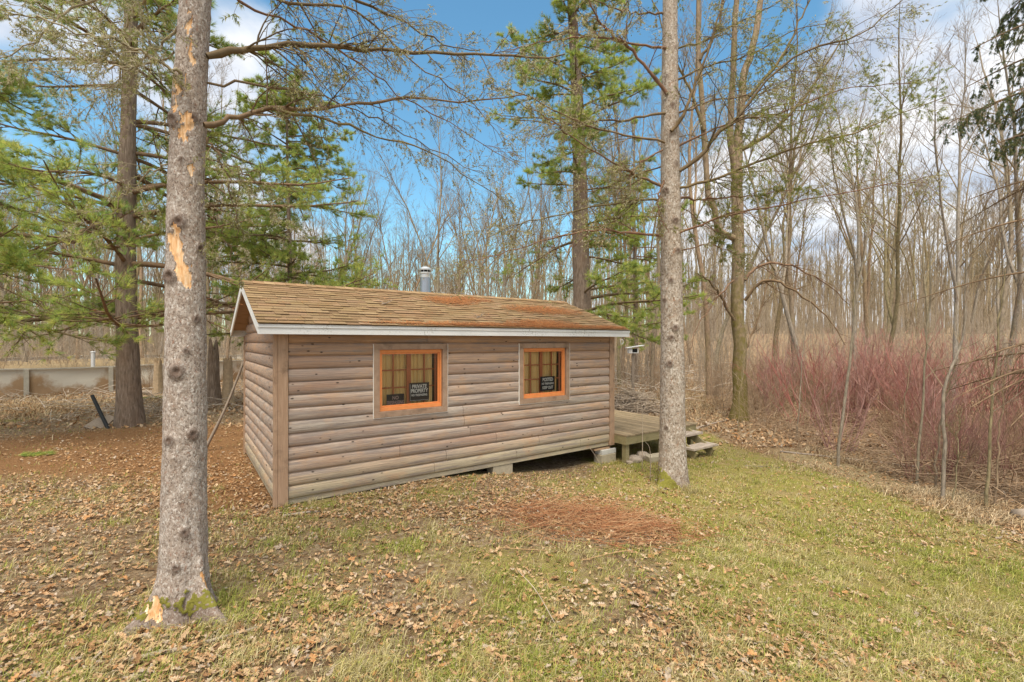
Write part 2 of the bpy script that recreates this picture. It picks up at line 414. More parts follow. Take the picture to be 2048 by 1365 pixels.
t = NT('window_glass'); g = t.n('ShaderNodeBsdfGlossy'); g.inputs['Roughness'].default_value = .02
tr = t.n('ShaderNodeBsdfTransparent'); tr.inputs[0].default_value = (.95, .96, .95, 1); fr = t.n('ShaderNodeFresnel'); fr.inputs[0].default_value = 1.5
mx = t.n('ShaderNodeMixShader'); t.l(fr.outputs[0], mx.inputs[0]); t.l(tr.outputs[0], mx.inputs[1]); t.l(g.outputs[0], mx.inputs[2]); t.l(mx.outputs[0], t.out.inputs[0])
M['glass'] = t.m

# ------------------------------------------------------------------ camera, sky, sun
cam = bpy.data.cameras.new('camera'); co = bpy.data.objects.new('camera', cam); COL.objects.link(co)
cam.sensor_width = 36; cam.lens = F / 2048 * 36; cam.clip_start = .05; cam.clip_end = 900
co.location = (0, 0, H); co.rotation_euler = (math.pi / 2, 0, 0); sc.camera = co

SUN_EL, SUN_AZ = math.radians(64), math.radians(186)    # azimuth clockwise from +Y: behind the camera
w = bpy.data.worlds.new('World'); sc.world = w; w.use_nodes = True; nt = w.node_tree; nt.nodes.clear()
def wn(tp, **k):
    x = nt.nodes.new(tp)
    for a, b in k.items(): setattr(x, a, b)
    return x
L_ = nt.links.new
sky = wn('ShaderNodeTexSky', sky_type='NISHITA', sun_disc=False); sky.sun_elevation = SUN_EL; sky.sun_rotation = SUN_AZ
sky.air_density = 1.0; sky.dust_density = .25; sky.ozone_density = 3.0
tc = wn('ShaderNodeTexCoord'); sx = wn('ShaderNodeSeparateXYZ'); L_(tc.outputs['Generated'], sx.inputs[0])
def wm(op, a, b=0., c=None, clamp=False):
    x = wn('ShaderNodeMath', operation=op, use_clamp=clamp)
    for s_, v in zip(x.inputs, (a, b, c)):
        if v is None: continue
        if isinstance(v, bpy.types.NodeSocket): L_(v, s_)
        else: s_.default_value = v
    return x.outputs[0]
den = wm('MAXIMUM', wm('ADD', sx.outputs[2], .22), .05)
cv = wn('ShaderNodeCombineXYZ'); L_(wm('DIVIDE', sx.outputs[0], den), cv.inputs[0]); L_(wm('DIVIDE', sx.outputs[1], den), cv.inputs[1])
n1 = wn('ShaderNodeTexNoise'); L_(cv.outputs[0], n1.inputs['Vector']); n1.inputs['Scale'].default_value = 1.7; n1.inputs['Detail'].default_value = 8; n1.inputs['Roughness'].default_value = .55; n1.inputs['Distortion'].default_value = .25
dens = wm('MULTIPLY', wm('SUBTRACT', n1.outputs[0], .5), 1.5)
# cumulus banks: direction of each, angular size and weight
for px, py, rad, wt in ((180, 130, .38, .42), (600, 170, .12, .45), (1830, 240, .38, .66), (1290, 190, .06, .42), (1040, 410, .06, .55), (760, 560, .26, .5), (1250, 520, .2, .25), (1330, 330, .16, -.3), (1700, 560, .3, .25),
                        (900, 180, .32, -.75), (760, 360, .22, -.5), (1450, 80, .14, -.5), (60, 330, .14, -.35), (1500, 500, .10, -.2), (2000, 20, .09, -.3)):
    d = Vector(((px - CX) / F, 1, -(py - HY) / F)).normalized()
    dot = wn('ShaderNodeVectorMath', operation='DOT_PRODUCT'); L_(tc.outputs['Generated'], dot.inputs[0]); dot.inputs[1].default_value = d
    k = wn('ShaderNodeMapRange', interpolation_type='SMOOTHSTEP'); L_(dot.outputs['Value'], k.inputs[0])
    k.inputs[1].default_value = math.cos(rad * 1.35); k.inputs[2].default_value = math.cos(rad * .35); k.inputs[3].default_value = 0; k.inputs[4].default_value = wt
    dens = wm('ADD', dens, k.outputs[0])
back = wn('ShaderNodeMapRange', interpolation_type='SMOOTHSTEP'); L_(sx.outputs[1], back.inputs[0]); back.inputs[1].default_value = .3; back.inputs[2].default_value = -.3; back.inputs[3].default_value = 0; back.inputs[4].default_value = .5
dens = wm('ADD', dens, back.outputs[0])
top_ = wn('ShaderNodeMapRange', interpolation_type='SMOOTHSTEP'); L_(sx.outputs[2], top_.inputs[0]); top_.inputs[1].default_value = .62; top_.inputs[2].default_value = .85; top_.inputs[3].default_value = 0; top_.inputs[4].default_value = .7  # unseen cloud overhead, added to strengthen the ambient fill
dens = wm('ADD', dens, top_.outputs[0])
cm = wn('ShaderNodeMapRange', interpolation_type='SMOOTHSTEP'); L_(dens, cm.inputs[0]); cm.inputs[1].default_value = .08; cm.inputs[2].default_value = .5; cm.inputs[3].default_value = 0; cm.inputs[4].default_value = .96
n2_ = wn('ShaderNodeTexNoise'); L_(cv.outputs[0], n2_.inputs['Vector']); n2_.inputs['Scale'].default_value = 3.1; n2_.inputs['Detail'].default_value = 6
cr = wn('ShaderNodeValToRGB'); L_(n2_.outputs[0], cr.inputs[0]); e = cr.color_ramp.elements
CLOUD = 1.0
e[0].position = .35; e[0].color = (.52, .60, .74, 1); e[1].position = .60; e[1].color = (1.0, 1.0, 1.02, 1)
cs = wn('ShaderNodeVectorMath', operation='SCALE'); L_(cr.outputs[0], cs.inputs[0]); cs.inputs['Scale'].default_value = 4.6
hs = wn('ShaderNodeHueSaturation'); L_(sky.outputs[0], hs.inputs['Color']); hs.inputs['Saturation'].default_value = 1.12; hs.inputs['Value'].default_value = .9
mxw = wn('ShaderNodeMix', data_type='RGBA'); L_(cm.outputs[0], mxw.inputs[0]); tn = wn('ShaderNodeVectorMath', operation='MULTIPLY'); L_(hs.outputs[0], tn.inputs[0]); tn.inputs[1].default_value = (1.0, 1.2, 1.0); L_(tn.outputs[0], mxw.inputs[6]); L_(cs.outputs[0], mxw.inputs[7])
bg = wn('ShaderNodeBackground'); L_(mxw.outputs[2], bg.inputs[0]); bg.inputs[1].default_value = .10
wo = wn('ShaderNodeOutputWorld'); L_(bg.outputs[0], wo.inputs[0])

sun = bpy.data.lights.new('sun', 'SUN'); sun.energy = 2.4; sun.angle = math.radians(34); sun.color = (1, .91, .76)
so = bpy.data.objects.new('sun', sun); COL.objects.link(so)
sd = Vector((math.sin(SUN_AZ) * math.cos(SUN_EL), math.cos(SUN_AZ) * math.cos(SUN_EL), math.sin(SUN_EL)))
so.rotation_euler = sd.to_track_quat('Z', 'Y').to_euler(); so.location = sd * 40
sc.view_settings.view_transform = 'Standard'; sc.view_settings.look = 'None'; sc.view_settings.exposure = 1.28; sc.view_settings.gamma = 1
sc.cycles.max_bounces = 8; sc.cycles.diffuse_bounces = 5; sc.cycles.transmission_bounces = 6; sc.cycles.transparent_max_bounces = 8

# ------------------------------------------------------------------ ground
LX, LD, LPINE = -2.53, 3.58, (-9.6, 11.6)
RX, RD = 2.69, 7.8
def zones(x, y):
    s, t = st(x, y)
    nz = n2(x, y, .9, 11); nb = n2(x, y, .28, 15)
    edge = 6.15 + .5 * (n2(x * 0, y, .6, 21) - .5) - .09 * np.clip(y - 6, 0, 8)
    lawn = sst(edge + .25, edge - .35, x) * sst(14.5, 12.2, y + .25 * (nz - .5))
    g = lawn * np.clip(.40 + .75 * sst(.9, 3.2, x) * sst(1.0, 2.5, y) + 1.5 * (nz - .5) + .5 * (nb - .5), 0, 1)
    left = sst(.5, -2.5, x)
    g = g * (1 - .25 * left)
    heap = np.exp(-(((x - 1.0) / 1.15) ** 2 + ((y - 5.55) / .62) ** 2) ** 1.5)
    g = g * (1 - .8 * heap)
    nd = np.exp(-(((x + 7.2) / 4.2) ** 2 + ((y - 9.4) / 2.6) ** 2) ** 1.6)
    side = sst(-2.2, -.3, s) * sst(.2, -.1, s) * sst(-.8, .6, t) * sst(CW + 3, CW, t)
    nd = np.clip(nd + .75 * side + .55 * np.exp(-(((x - 5.6) / 1.3) ** 2 + ((y - 11) / 2.0) ** 2)), 0, 1)
    strw = .9 * np.exp(-(((x + 14.5) / 4.0) ** 2 + ((y - 14.8) / 2.0) ** 2)) + sst(edge - .25, edge + .25, x) * sst(edge + 1.5, edge + .7, x) * sst(12.5, 9, y)
    strw = np.clip(strw + .55 * np.exp(-(((x - 7) / 3.5) ** 2 + ((y - 18.5) / 3.5) ** 2)), 0, 1)
    g = np.clip(g * (1 - .9 * nd), 0, 1)
    return g, nd, strw, heap, lawn

def axis(a, b, fine, r, grow=1.12):
    out = [a]; 
    while out[-1] < b: out.append(out[-1] + fine)
    st_ = fine; hi = [out[-1]]
    while hi[-1] < r: st_ *= grow; hi.append(hi[-1] + st_)
    st_ = fine; lo = [a]
    while lo[-1] > -r: st_ *= grow; lo.append(lo[-1] - st_)
    return np.array(lo[1:][::-1] + out + hi[1:])
gx = axis(-7, 9, .085, 190); gy = axis(1.0, 12, .085, 210)
gy = gy[gy > -40]
X, Y = np.meshgrid(gx, gy)
Z = gz(X, Y)
nx, ny = len(gx), len(gy)
V = np.stack([X, Y, Z + (n2(X, Y, 3.0, 31) - .5) * .035], -1).reshape(-1, 3)
i = np.arange(ny - 1)[:, None] * nx + np.arange(nx - 1)[None]
q = np.stack([i, i + 1, i + nx + 1, i + nx], -1).reshape(-1, 4)
g, nd, strw, heap, lawn = zones(X, Y)
tag(obj('ground', mesh('ground', V, [q], np.stack([g, nd, strw], -1), True, [M['ground']])), kind='structure')

# ------------------------------------------------------------------ cabin (local frame: x along the long wall, y into the depth, z up)
cabin = thing('cabin', (AX, AY, 0), 'small weathered log-sided cabin with shingle roof and two orange-framed windows', 'cabin', ANG)
CO, LO = .167, .067
EZ0, EZ1, RZ, OV, GL, GR = 2.184, 2.315, 3.01, .217, .247, .306
def wall_s(px, py, y0=0.):
    "photo pixel -> (along wall, height) on the plane y0 behind the long wall"
    rx = (px - CX) / F; rz = -(py - HY) / F; A = np.array([AX, AY]) + V2 * y0
    s_, t_ = np.linalg.solve(np.array([[U2[0], -rx], [U2[1], -1]]), -A)
    return s_, H + rz * t_
WINS = ((1.303, 2.292), (3.852, 4.838)); WZ0, WZ1 = 1.09, 1.972
zeta = np.linspace(0, 1, 9)
bulge = .010 + .031 * np.sqrt(np.clip(1 - (2 * zeta - 1) ** 2, 0, 1))
def plank(mb, x0, x1, z0, z1, zmax, M4, col, dz=0):
    "one rounded log board from x0 to x1, outer face towards -y"
    zz = z0 + (z1 - z0) * zeta; keep = zz <= zmax + 1e-6
    zz = np.minimum(zz, zmax)
    prof = np.stack([-(bulge + dz), zz], 1)
    m = len(prof)
    V = np.zeros((2 * m + 4, 3))
    V[:m, 0] = x0; V[m:2 * m, 0] = x1; V[:m, 1:] = prof; V[m:2 * m, 1:] = prof
    V[2 * m:] = [[x0, 0, zz[0]], [x0, 0, zz[-1]], [x1, 0, zz[0]], [x1, 0, zz[-1]]]
    a = np.arange(m - 1)
    q = np.stack([a, a + m, a + m + 1, a + 1], 1)
    ends = [[2 * m + 1, 2 * m, 0] + list(range(1, m))], [[2 * m + 2, 2 * m + 3] + list(range(2 * m - 1, m - 1, -1))]
    V = V @ M4[:3, :3].T + M4[:3, 3]
    cc = np.tile(np.asarray(col, float), (len(V), 1))
    mb.add(V, [q, np.array(ends[0]), np.array(ends[1])], cc)
I4 = np.eye(4)
def boards(mb, segs_fn, M4, zmax_fn, kmax, jmin, jmax, warm=1.):
    for k in range(kmax):
        z0 = LO + k * CO; z1 = z0 + CO - .002
        if z0 > zmax_fn() : break
        hz = (z0 + z1) / 2
        for a, b in segs_fn(k, z0, z1):
            x = a
            while x < b - .01:
                e = min(b, x + random.uniform(jmin, jmax))
                if b - e < .5: e = b
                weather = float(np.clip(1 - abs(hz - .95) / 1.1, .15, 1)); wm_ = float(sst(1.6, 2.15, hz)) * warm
                plank(mb, x + .003, e - .003, z0, z1, zmax_fn(), M4, (random.random(), weather, wm_), random.uniform(-.002, .003))
                x = e
# long wall
mb = MB()
def front_segs(k, z0, z1):
    if 6 <= k <= 11: return [(.115, WINS[0][0] - .04), (WINS[0][1] + .04, WINS[1][0] - .04), (WINS[1][1] + .04, CL - .085)]
    return [(.115, CL - .085)]
boards(mb, front_segs, I4, lambda: 2.2, 13, 1.4, 3.4)
mb.box((.115, -.012, 0), (CL - .085, 0, LO - .002), (.4, .9, 0))
for a, b, z0, z1 in ((.0, WINS[0][0] - .03, 0, 2.2), (WINS[0][1] + .03, WINS[1][0] - .03, 0, 2.2), (WINS[1][1] + .03, CL, 0, 2.2)):
    mb.box((a, .002, z0), (b, .09, z1))
for a, b in WINS:
    mb.box((a - .028, .004, 0), (b + .028, .088, WZ0 - .012)); mb.box((a - .028, .004, WZ1 + .012), (b + .028, .088, 2.2))
mb.build('long_wall', M['logs'], cabin)
# gable walls and the back wall
mg = MB()
Mg = np.eye(4); Mg[:3, :3] = np.array([[0, 1, 0], [-1, 0, 0], [0, 0, 1]]).T      # local plank frame -> the left gable (outer face -x)
Mg[:3, 0] = (0, -1, 0); Mg[:3, 1] = (1, 0, 0); Mg[:3, 2] = (0, 0, 1); Mg[:3, 3] = (0, CW, 0)
slope = (RZ - EZ1) / (CW / 2 + OV)
def gable_segs(k, z0, z1):
    zt = EZ1 + slope * OV - .06
    if z1 < zt: return [(.06, CW - .05)]
    half = (RZ - .07 - z1) / slope
    return [(CW / 2 - half, CW / 2 + half)] if half > .1 else []
boards(mg, gable_segs, Mg, lambda: 9, 18, 4, 5, .35)
mg.box((-.012, .05, 0), (0, CW - .05, LO - .002), (.4, .9, 0))
mg.box((.002, .093, 0), (.08, CW - .002, 2.2))
zt = EZ1 + slope * OV - .05
mg.add([[.002, 0, zt], [.002, CW, zt], [.002, CW / 2, RZ - .05], [.08, 0, zt], [.08, CW, zt], [.08, CW / 2, RZ - .05]], [np.array([[0, 2, 1], [3, 4, 5]])], (.5, .5, .2))
mg.build('gable_wall', M['logs'], cabin)
mr = MB()
Mr = np.eye(4); Mr[:3, 0] = (0, 1, 0); Mr[:3, 1] = (-1, 0, 0); Mr[:3, 3] = (CL, 0, 0)
boards(mr, gable_segs, Mr, lambda: 9, 18, 4, 5, .35)
mr.box((CL - .08, .093, 0), (CL - .002, CW - .002, 2.2))
mr.add([[CL - .08, 0, zt], [CL - .08, CW, zt], [CL - .08, CW / 2, RZ - .05], [CL - .002, 0, zt], [CL - .002, CW, zt], [CL - .002, CW / 2, RZ - .05]], [np.array([[0, 2, 1], [3, 4, 5]])], (.5, .5, .2))
mr.build('gable_wall', M['logs'], cabin)
mbk = MB(); Mb = np.eye(4); Mb[:3, 0] = (-1, 0, 0); Mb[:3, 1] = (0, -1, 0); Mb[:3, 3] = (CL, CW, 0)
boards(mbk, lambda k, a, b: [(.09, CL - .09)], Mb, lambda: 2.2, 13, 2, 3.5)
mbk.box((.082, CW - .09, 0), (CL - .082, CW - .003, 2.2)); mbk.build('back_wall', M['logs'], cabin)
MB().box((.05, .05, .001), (CL - .05, CW - .05, .06)).build('floor', M['dark'], cabin)
for xa, xb in ((-.006, .113), (CL - .083, CL + .006)):
    MB().box((xa, -.052, .0), (xb, -.0005, 2.19)).build('corner_board', M['corner'], cabin, bevel=.004)
MB().box((-.05, -.05, .0), (-.008, .058, 2.19)).build('corner_board', M['corner'], cabin, bevel=.004)
MB().box((CL + .008, -.05, .0), (CL + .05, .058, 2.19)).build('corner_board', M['corner'], cabin, bevel=.004)
MB().box((-.05, CW - .048, .0), (-.008, CW + .05, 2.19)).build('corner_board', M['corner'], cabin, bevel=.004)

# windows
def text_mesh(name, s, size, mat, parent, loc, sx=1.):
    c = bpy.data.curves.new(name, 'FONT'); c.body = s; c.size = size; c.align_x = 'CENTER'; c.align_y = 'CENTER'; c.extrude = .0006; c.offset = size * .03
    o = bpy.data.objects.new(name, c); COL.objects.link(o); dg = bpy.context.evaluated_depsgraph_get(); dg.update()
    me = bpy.data.meshes.new_from_object(o.evaluated_get(dg)); bpy.data.objects.remove(o); bpy.data.curves.remove(c)
    me.materials.clear(); me.materials.append(mat)
    p = obj(name, me, parent); p.rotation_euler = (math.pi / 2, 0, 0); p.location = loc; p.scale = (sx, 1, 1)
    return p
for wi, (a, b) in enumerate(WINS):
    c = .086
    cs_ = MB()
    cs_.box((a - c, -.062, WZ0 - c), (b + c, -.004, WZ0 - .002)); cs_.box((a - c, -.062, WZ1 + .002), (b + c, -.004, WZ1 + c))
    cs_.box((a - c, -.0615, WZ0 - .0015), (a - .002, -.004, WZ1 + .0015)); cs_.box((b + .002, -.0615, WZ0 - .0015), (b + c, -.004, WZ1 + .0015))
    win = cs_.build('window', M['trim'], cabin, bevel=.003)
    fr = MB(); k = .042
    fr.box((a, -.02, WZ0), (b, .06, WZ0 + k + .012)); fr.box((a, -.02, WZ1 - k), (b, .06, WZ1))
    fr.box((a, -.0195, WZ0 + k + .0125), (a + k - .01, .06, WZ1 - k - .0005)); fr.box((b - k + .01, -.0195, WZ0 + k + .0125), (b, .06, WZ1 - k - .0005))
    fr.build('frame', M['orange'], win, bevel=.003)
    sa, sb, za, zb = a + k - .008, b - k + .008, WZ0 + k + .014, WZ1 - k - .002
    ss = MB(); k2 = .02
    ss.box((sa, .0, za), (sb, .03, za + k2)); ss.box((sa, .0, zb - k2), (sb, .03, zb)); ss.box((sa, .0005, za + k2), (sa + k2, .0295, zb - k2)); ss.box((sb - k2, .0005, za + k2), (sb, .0295, zb - k2))
    ss.build('storm_sash', M['orange'], win, bevel=.002)
    ck = MB()
    for x_ in (a - c - .0065, b + c + .0015): ck.box((x_, -.058, WZ0 - c), (x_ + .005, -.03, WZ1 + c))
    ck.box((a - c - .0065, -.058, WZ0 - c - .006), (b + c + .0065, -.03, WZ0 - c - .001)); ck.build('caulk_bead', M['letter'], win)
    mu = MB(); mid = (sa + sb) / 2 - .01
    mu.box((mid - .032, .056, za), (mid + .032, .078, zb))
    for x0, x1 in ((sa, mid - .033), (mid + .033, sb)):
        xm = (x0 + x1) / 2; mu.box((xm - .011, .058, za), (xm + .011, .074, zb))
        for f_ in (.34, .67):
            for p0, p1 in ((x0, xm - .0115), (xm + .0115, x1)): mu.box((p0, .0585, za + (zb - za) * f_ - .009), (p1, .0735, za + (zb - za) * f_ + .009))
    mu.box((sa - .01, .056, za - .03), (sb + .01, .078, za + .012)); mu.box((sb - .045, .0565, za + .0125), (sb + .006, .0775, zb))
    mu.build('muntin_grille', M['redsash'], win)
    gl = MB(); gl.add([[sa + .01, .016, za + .01], [sb - .01, .016, za + .01], [sb - .01, .016, zb - .01], [sa + .01, .016, zb - .01]], np.array([[0, 1, 2, 3]])); gl.build('pane', M['glass'], win)
    # curtain hanging inside
    ct = thing('curtain', (AX, AY, 0), ('yellow pleated curtain hanging in the window with the PRIVATE PROPERTY sign', 'yellow pleated curtain hanging in the window with the POSTED sign')[wi], 'curtain', ANG, 'curtains inside the cabin')
    for p0, p1, nm in ((sa - .03, mid + .005, 0), (mid + .012, sb - .07, 1)):
        xs = np.linspace(p0, p1, 90); zs = np.linspace(za - .05, zb + .05, 12)
        ph = random.random() * 6
        Xc, Zc = np.meshgrid(xs, zs); fold = np.sin(Xc * 95 + ph + 1.2 * np.sin(Xc * 17 + ph)) + .5 * np.sin(Xc * 41 + ph * 2)
        Yc = .108 + .016 * fold + .006 * np.sin(Zc * 3 + Xc * 9)
        ii = np.arange(11)[:, None] * 90 + np.arange(89)[None]
        qq = np.stack([ii, ii + 1, ii + 91, ii + 90], -1).reshape(-1, 4)
        obj('panel', mesh('panel', np.stack([Xc, Yc, Zc], -1), [qq], None, True, [M['curtain']]), ct)
# signs stand behind the storm glass on the sash
def sign(x0, x1, z0, z1, y, lines, label, lm, border=True):
    s_ = thing('sign', (AX, AY, 0), label, 'sign', ANG, 'warning signs in the cabin windows')
    MB().box((x0, y, z0), (x1, y + .004, z1)).build('board', M['black'], s_)
    if border:
        bd = MB(); e = .008; wl = .004
        bd.box((x0 + e, y - .0014, z0 + e), (x1 - e, y - .0002, z0 + e + wl)); bd.box((x0 + e, y - .0014, z0 + e + wl), (x0 + e + wl, y - .0002, z1 - e - .01))
        bd.build('border', lm, s_)
    for tx, zc, size, sx_ in lines: text_mesh('lettering', tx, size, lm, s_, ((x0 + x1) / 2, y - .001, z0 + (z1 - z0) * zc), sx_)
x0, z1 = wall_s(819, 766, .035); x1, z0 = wall_s(858, 799.5, .035)
sign(x0, x1, z0, z1, .034, (('PRIVATE', .79, .078, .82), ('PROPERTY', .55, .078, .74), ('NO TRESPASSING', .32, .044, .74)), 'black and white PRIVATE PROPERTY sign standing behind the glass', M['letter'])
x0, z1 = wall_s(773, 789, .05); x1, _ = wall_s(808, 789, .05)
sign(x0, x1, WZ0 + .03, z1, .046, (('NO', .72, .07, .9), ('TRESPASSING', .36, .074, .62)), 'half hidden dim NO TRESPASSING sign low in the window corner', M['letterdim'], False)
x0, z1 = wall_s(1081, 753, .035); x1, z0 = wall_s(1109.5, 779.5, .035)
sign(x0, x1, z0, z1, .034, (('POSTED', .77, .085, .80), ('NO TRESPASSING', .49, .048, .74), ('KEEP OUT', .21, .072, .76)), 'black and white POSTED sign behind the glass near the deck end', M['letter'], False)
cb = MB()
for p, q_ in (((873, 714), (861, 713.5)), ((861, 713.5), (855, 719))):
    a_, b_ = wall_s(*p, .0), wall_s(*q_, .0); cb.bar((a_[0], .008, a_[1]), (b_[0], .008, b_[1]), .004, .003)
k = cb.build('twig', M['paletwig']); k.location = (AX, AY, 0); k.rotation_euler = (0, 0, ANG)
tag(k, 'pale twig caught across the upper corner of a cabin window', 'twig')

# roof
x0r, x1r = -GL, CL + GR
nrm = np.array([-(RZ - EZ1), CW / 2 + OV]); Ls = np.hypot(*nrm)          # slope length
def rp(x, d, h, back=False):
    "point on the roof: x along, d up the slope from the eave, h above the deck"
    cy, cz = (CW / 2 + OV) / Ls, (RZ - EZ1) / Ls
    y = -OV + cy * d - cz * h; z = EZ1 + cz * d + cy * h
    return (x, CW - y if back else y, z)
deckm = MB()
for bk in (False, True):
    P = [rp(x, d, h, bk) for h in (-.022, -.002) for (x, d) in ((x0r + .02, .01), (x1r - .02, .01), (x1r - .02, Ls + .0), (x0r + .02, Ls + .0))]
    deckm.add(P, BOXF)
roof = deckm.build('roof', M['soffit'], cabin)
sh = MB(); EXPO = .128
pal = np.array([(.42, .28, .155), (.45, .305, .17), (.40, .26, .14), (.46, .32, .18), (.43, .27, .15), (.37, .24, .13), (.46, .295, .175), (.43, .295, .155)])
for bk in (False, True):
    d = -.025; r_ = 0
    while d < Ls - .05:
        top = min(d + EXPO * 1.9, Ls + .004); x = x0r - .006 - random.uniform(0, .2)
        while x < x1r + .006:
            wdt = random.choice((.12, .17, .21, .26, .31)) * random.uniform(.9, 1.1); xa, xb = max(x, x0r - .006), min(x + wdt, x1r + .006); x += wdt + .0035
            if xb - xa < .012: continue
            dd = d + random.uniform(-.003, .003) ; lift = random.choice((0, 0, .005, .006)) + .001 * random.random(); th = .005 + lift
            low = .0; c = pal[random.randrange(len(pal))] * random.uniform(.60, .74)
            if lift < .004: c = c * .9
            h0 = .010 + th; h1 = .003
            P = [rp(xa, dd, h0 - th, bk), rp(xb, dd, h0 - th, bk), rp(xb, top, h1 - .002, bk), rp(xa, top, h1 - .002, bk), rp(xa, dd, h0, bk), rp(xb, dd, h0, bk), rp(xb, top, h1, bk), rp(xa, top, h1, bk)]
            sh.add(P, BOXF if not bk else BOXF[:, ::-1], c)
            ed_ = (.085, .052, .026)
            P = [rp(xa, dd - .0012, h0 - th - .004, bk), rp(xb, dd - .0012, h0 - th - .004, bk), rp(xb, dd - .0012, h0 - .0008, bk), rp(xa, dd - .0012, h0 - .0008, bk)]
            sh.add(P, np.array([[0, 1, 2, 3]] if not bk else [[3, 2, 1, 0]]), ed_)
            if lift > .004 and d > 0 and random.random() < .75:  # dark strip below raised tabs: printed band, doubling as their painted shadow
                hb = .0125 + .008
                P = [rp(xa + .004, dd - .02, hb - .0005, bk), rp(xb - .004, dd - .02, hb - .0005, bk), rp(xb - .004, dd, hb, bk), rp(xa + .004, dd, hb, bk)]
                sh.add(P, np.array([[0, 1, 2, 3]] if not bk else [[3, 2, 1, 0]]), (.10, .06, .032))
        d += EXPO; r_ += 1
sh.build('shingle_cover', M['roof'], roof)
rc = MB(); x = x0r - .008
while x < x1r:
    xe = min(x + .30, x1r + .008); c = pal[random.randrange(len(pal))] * random.uniform(.6, .78)
    P = []
    for xx, h in ((x, .030), (xe, .020)):
        a_ = rp(xx, Ls - .13, h); b_ = rp(xx, Ls - .012, h + .006); a2 = rp(xx, Ls - .13, h, True); b2 = rp(xx, Ls - .012, h + .006, True)
        P += [a_, b_, (xx, CW / 2, b_[2] + .006), b2, a2]
        P += [rp(xx, Ls - .13, h - .01), rp(xx, Ls - .13, h - .01, True)]
    P = np.array(P)
    fq = np.array([[k, k + 7, k + 8, k + 1] for k in range(4)] + [[0, 5, 12, 7], [4, 11, 13, 6]])
    rc.add(P, [fq, np.array([[0, 1, 2, 3, 4]])], c)
    x += .155
rc.build('ridge_cap', M['roof'], roof)
fa = MB()
fa.box((x0r, -OV - .0, EZ0), (x1r, -OV + .022, EZ1 - .052)); fa.box((x0r - .004, -OV - .012, EZ1 - .05), (x1r + .004, -OV + .02, EZ1 - .008))
fa.build('fascia', M['white'], roof, bevel=.002)
fb = MB(); fb.box((x0r, CW + OV - .022, EZ0), (x1r, CW + OV, EZ1 - .052)); fb.box((x0r - .004, CW + OV - .02, EZ1 - .05), (x1r + .004, CW + OV + .012, EZ1 - .008)); fb.build('fascia', M['white'], roof)
for xx in (x0r - .002, x1r - .018):
    rk = MB()
    for bk in (False, True):
        P = [rp(x_, d, h, bk) for h in (-.125, -.004) for (x_, d) in ((xx, -.03 if h < -.1 else .0), (xx + .02, -.03 if h < -.1 else .0), (xx + .02, Ls), (xx, Ls))]
        P = np.array(P); P[2:4, 1] = CW / 2 + (-.0015 if not bk else .0015); P[6:8, 1] = CW / 2 + (-.0015 if not bk else .0015)
        P[2:4, 2] = RZ - .131; P[6:8, 2] = RZ - .003
        rk.add(P, BOXF if not bk else BOXF[:, ::-1])
    rk.build('rake_board', M['white'], roof)
# soffit under the long eave
MB().box((x0r + .022, -OV + .024, EZ0 + .012), (x1r - .022, -.002, EZ0 + .026)).build('soffit', M['soffit'], roof)
# stovepipe through the back slope
sp = MB(); cxp, cyp = 3.09, 2.3; zb_ = 2.72
def ring(mb, prof, S=28, x=cxp, y=cyp, col=(1, 1, 1)):
    prof = np.array(prof, float); P = np.stack([np.full(len(prof), x), np.full(len(prof), y), prof[:, 1]], 1)
    a = np.arange(S) * 2 * np.pi / S; m = len(prof)
    V = np.stack([x + prof[:, :1] * np.cos(a), y + prof[:, :1] * np.sin(a), np.repeat(prof[:, 1:], S, 1)], -1).reshape(-1, 3)
    k = np.arange(m - 1)[:, None] * S; s_ = np.arange(S)[None]; s2 = (s_ + 1) % S
    mb.add(V, [np.stack([k + s_, k + s2, k + S + s2, k + S + s_], -1).reshape(-1, 4), np.arange((m - 1) * S, m * S)[None]], col)
ring(sp, [(.108, zb_), (.108, 3.02), (.111, 3.022), (.111, 3.03), (.108, 3.032), (.108, 3.415)])
pipe = sp.build('stovepipe', M['pipe'], roof, smooth=False)
cp = MB(); ring(cp, [(.112, 3.40), (.114, 3.44), (.112, 3.47), (.128, 3.475), (.130, 3.505), (.112, 3.51), (.10, 3.512)])
ring(cp, [(.10, 3.552), (.127, 3.553), (.127, 3.58), (.118, 3.585), (.08, 3.612), (.045, 3.626), (.01, 3.63)])
for k in range(8):
    a = k * math.pi / 4; cp.bar((cxp + .1 * math.cos(a), cyp + .1 * math.sin(a), 3.51), (cxp + .1 * math.cos(a), cyp + .1 * math.sin(a), 3.56), .008, .008, up=(1, 0, 0))
cp.build('rain_cap', M['cap'], pipe)
dk = MB(); ring(dk, [(.085, 3.505), (.085, 3.556)]); dk.build('flue_opening', M['dark'], pipe)

# ring on a cord under the eave
rg_ = thing('hanging_ring', (AX, AY, 0), 'small white ring hanging on a cord under the deck-side eave', 'ring', ANG)
hx, hz = wall_s(1243.5, 683.5, .1)
a = np.linspace(0, 2 * np.pi, 17); P = np.stack([hx + .042 * np.cos(a), np.full(17, .1), hz + .05 * np.sin(a)], 1)
MB().tube(P, np.full(17, .011), 6).build('hoop', M['letter'], rg_, True)
MB().tube([[hx, .1, hz + .05], [hx, .1, 2.36]], [.004, .004], 5).build('cord', M['stick'], rg_)

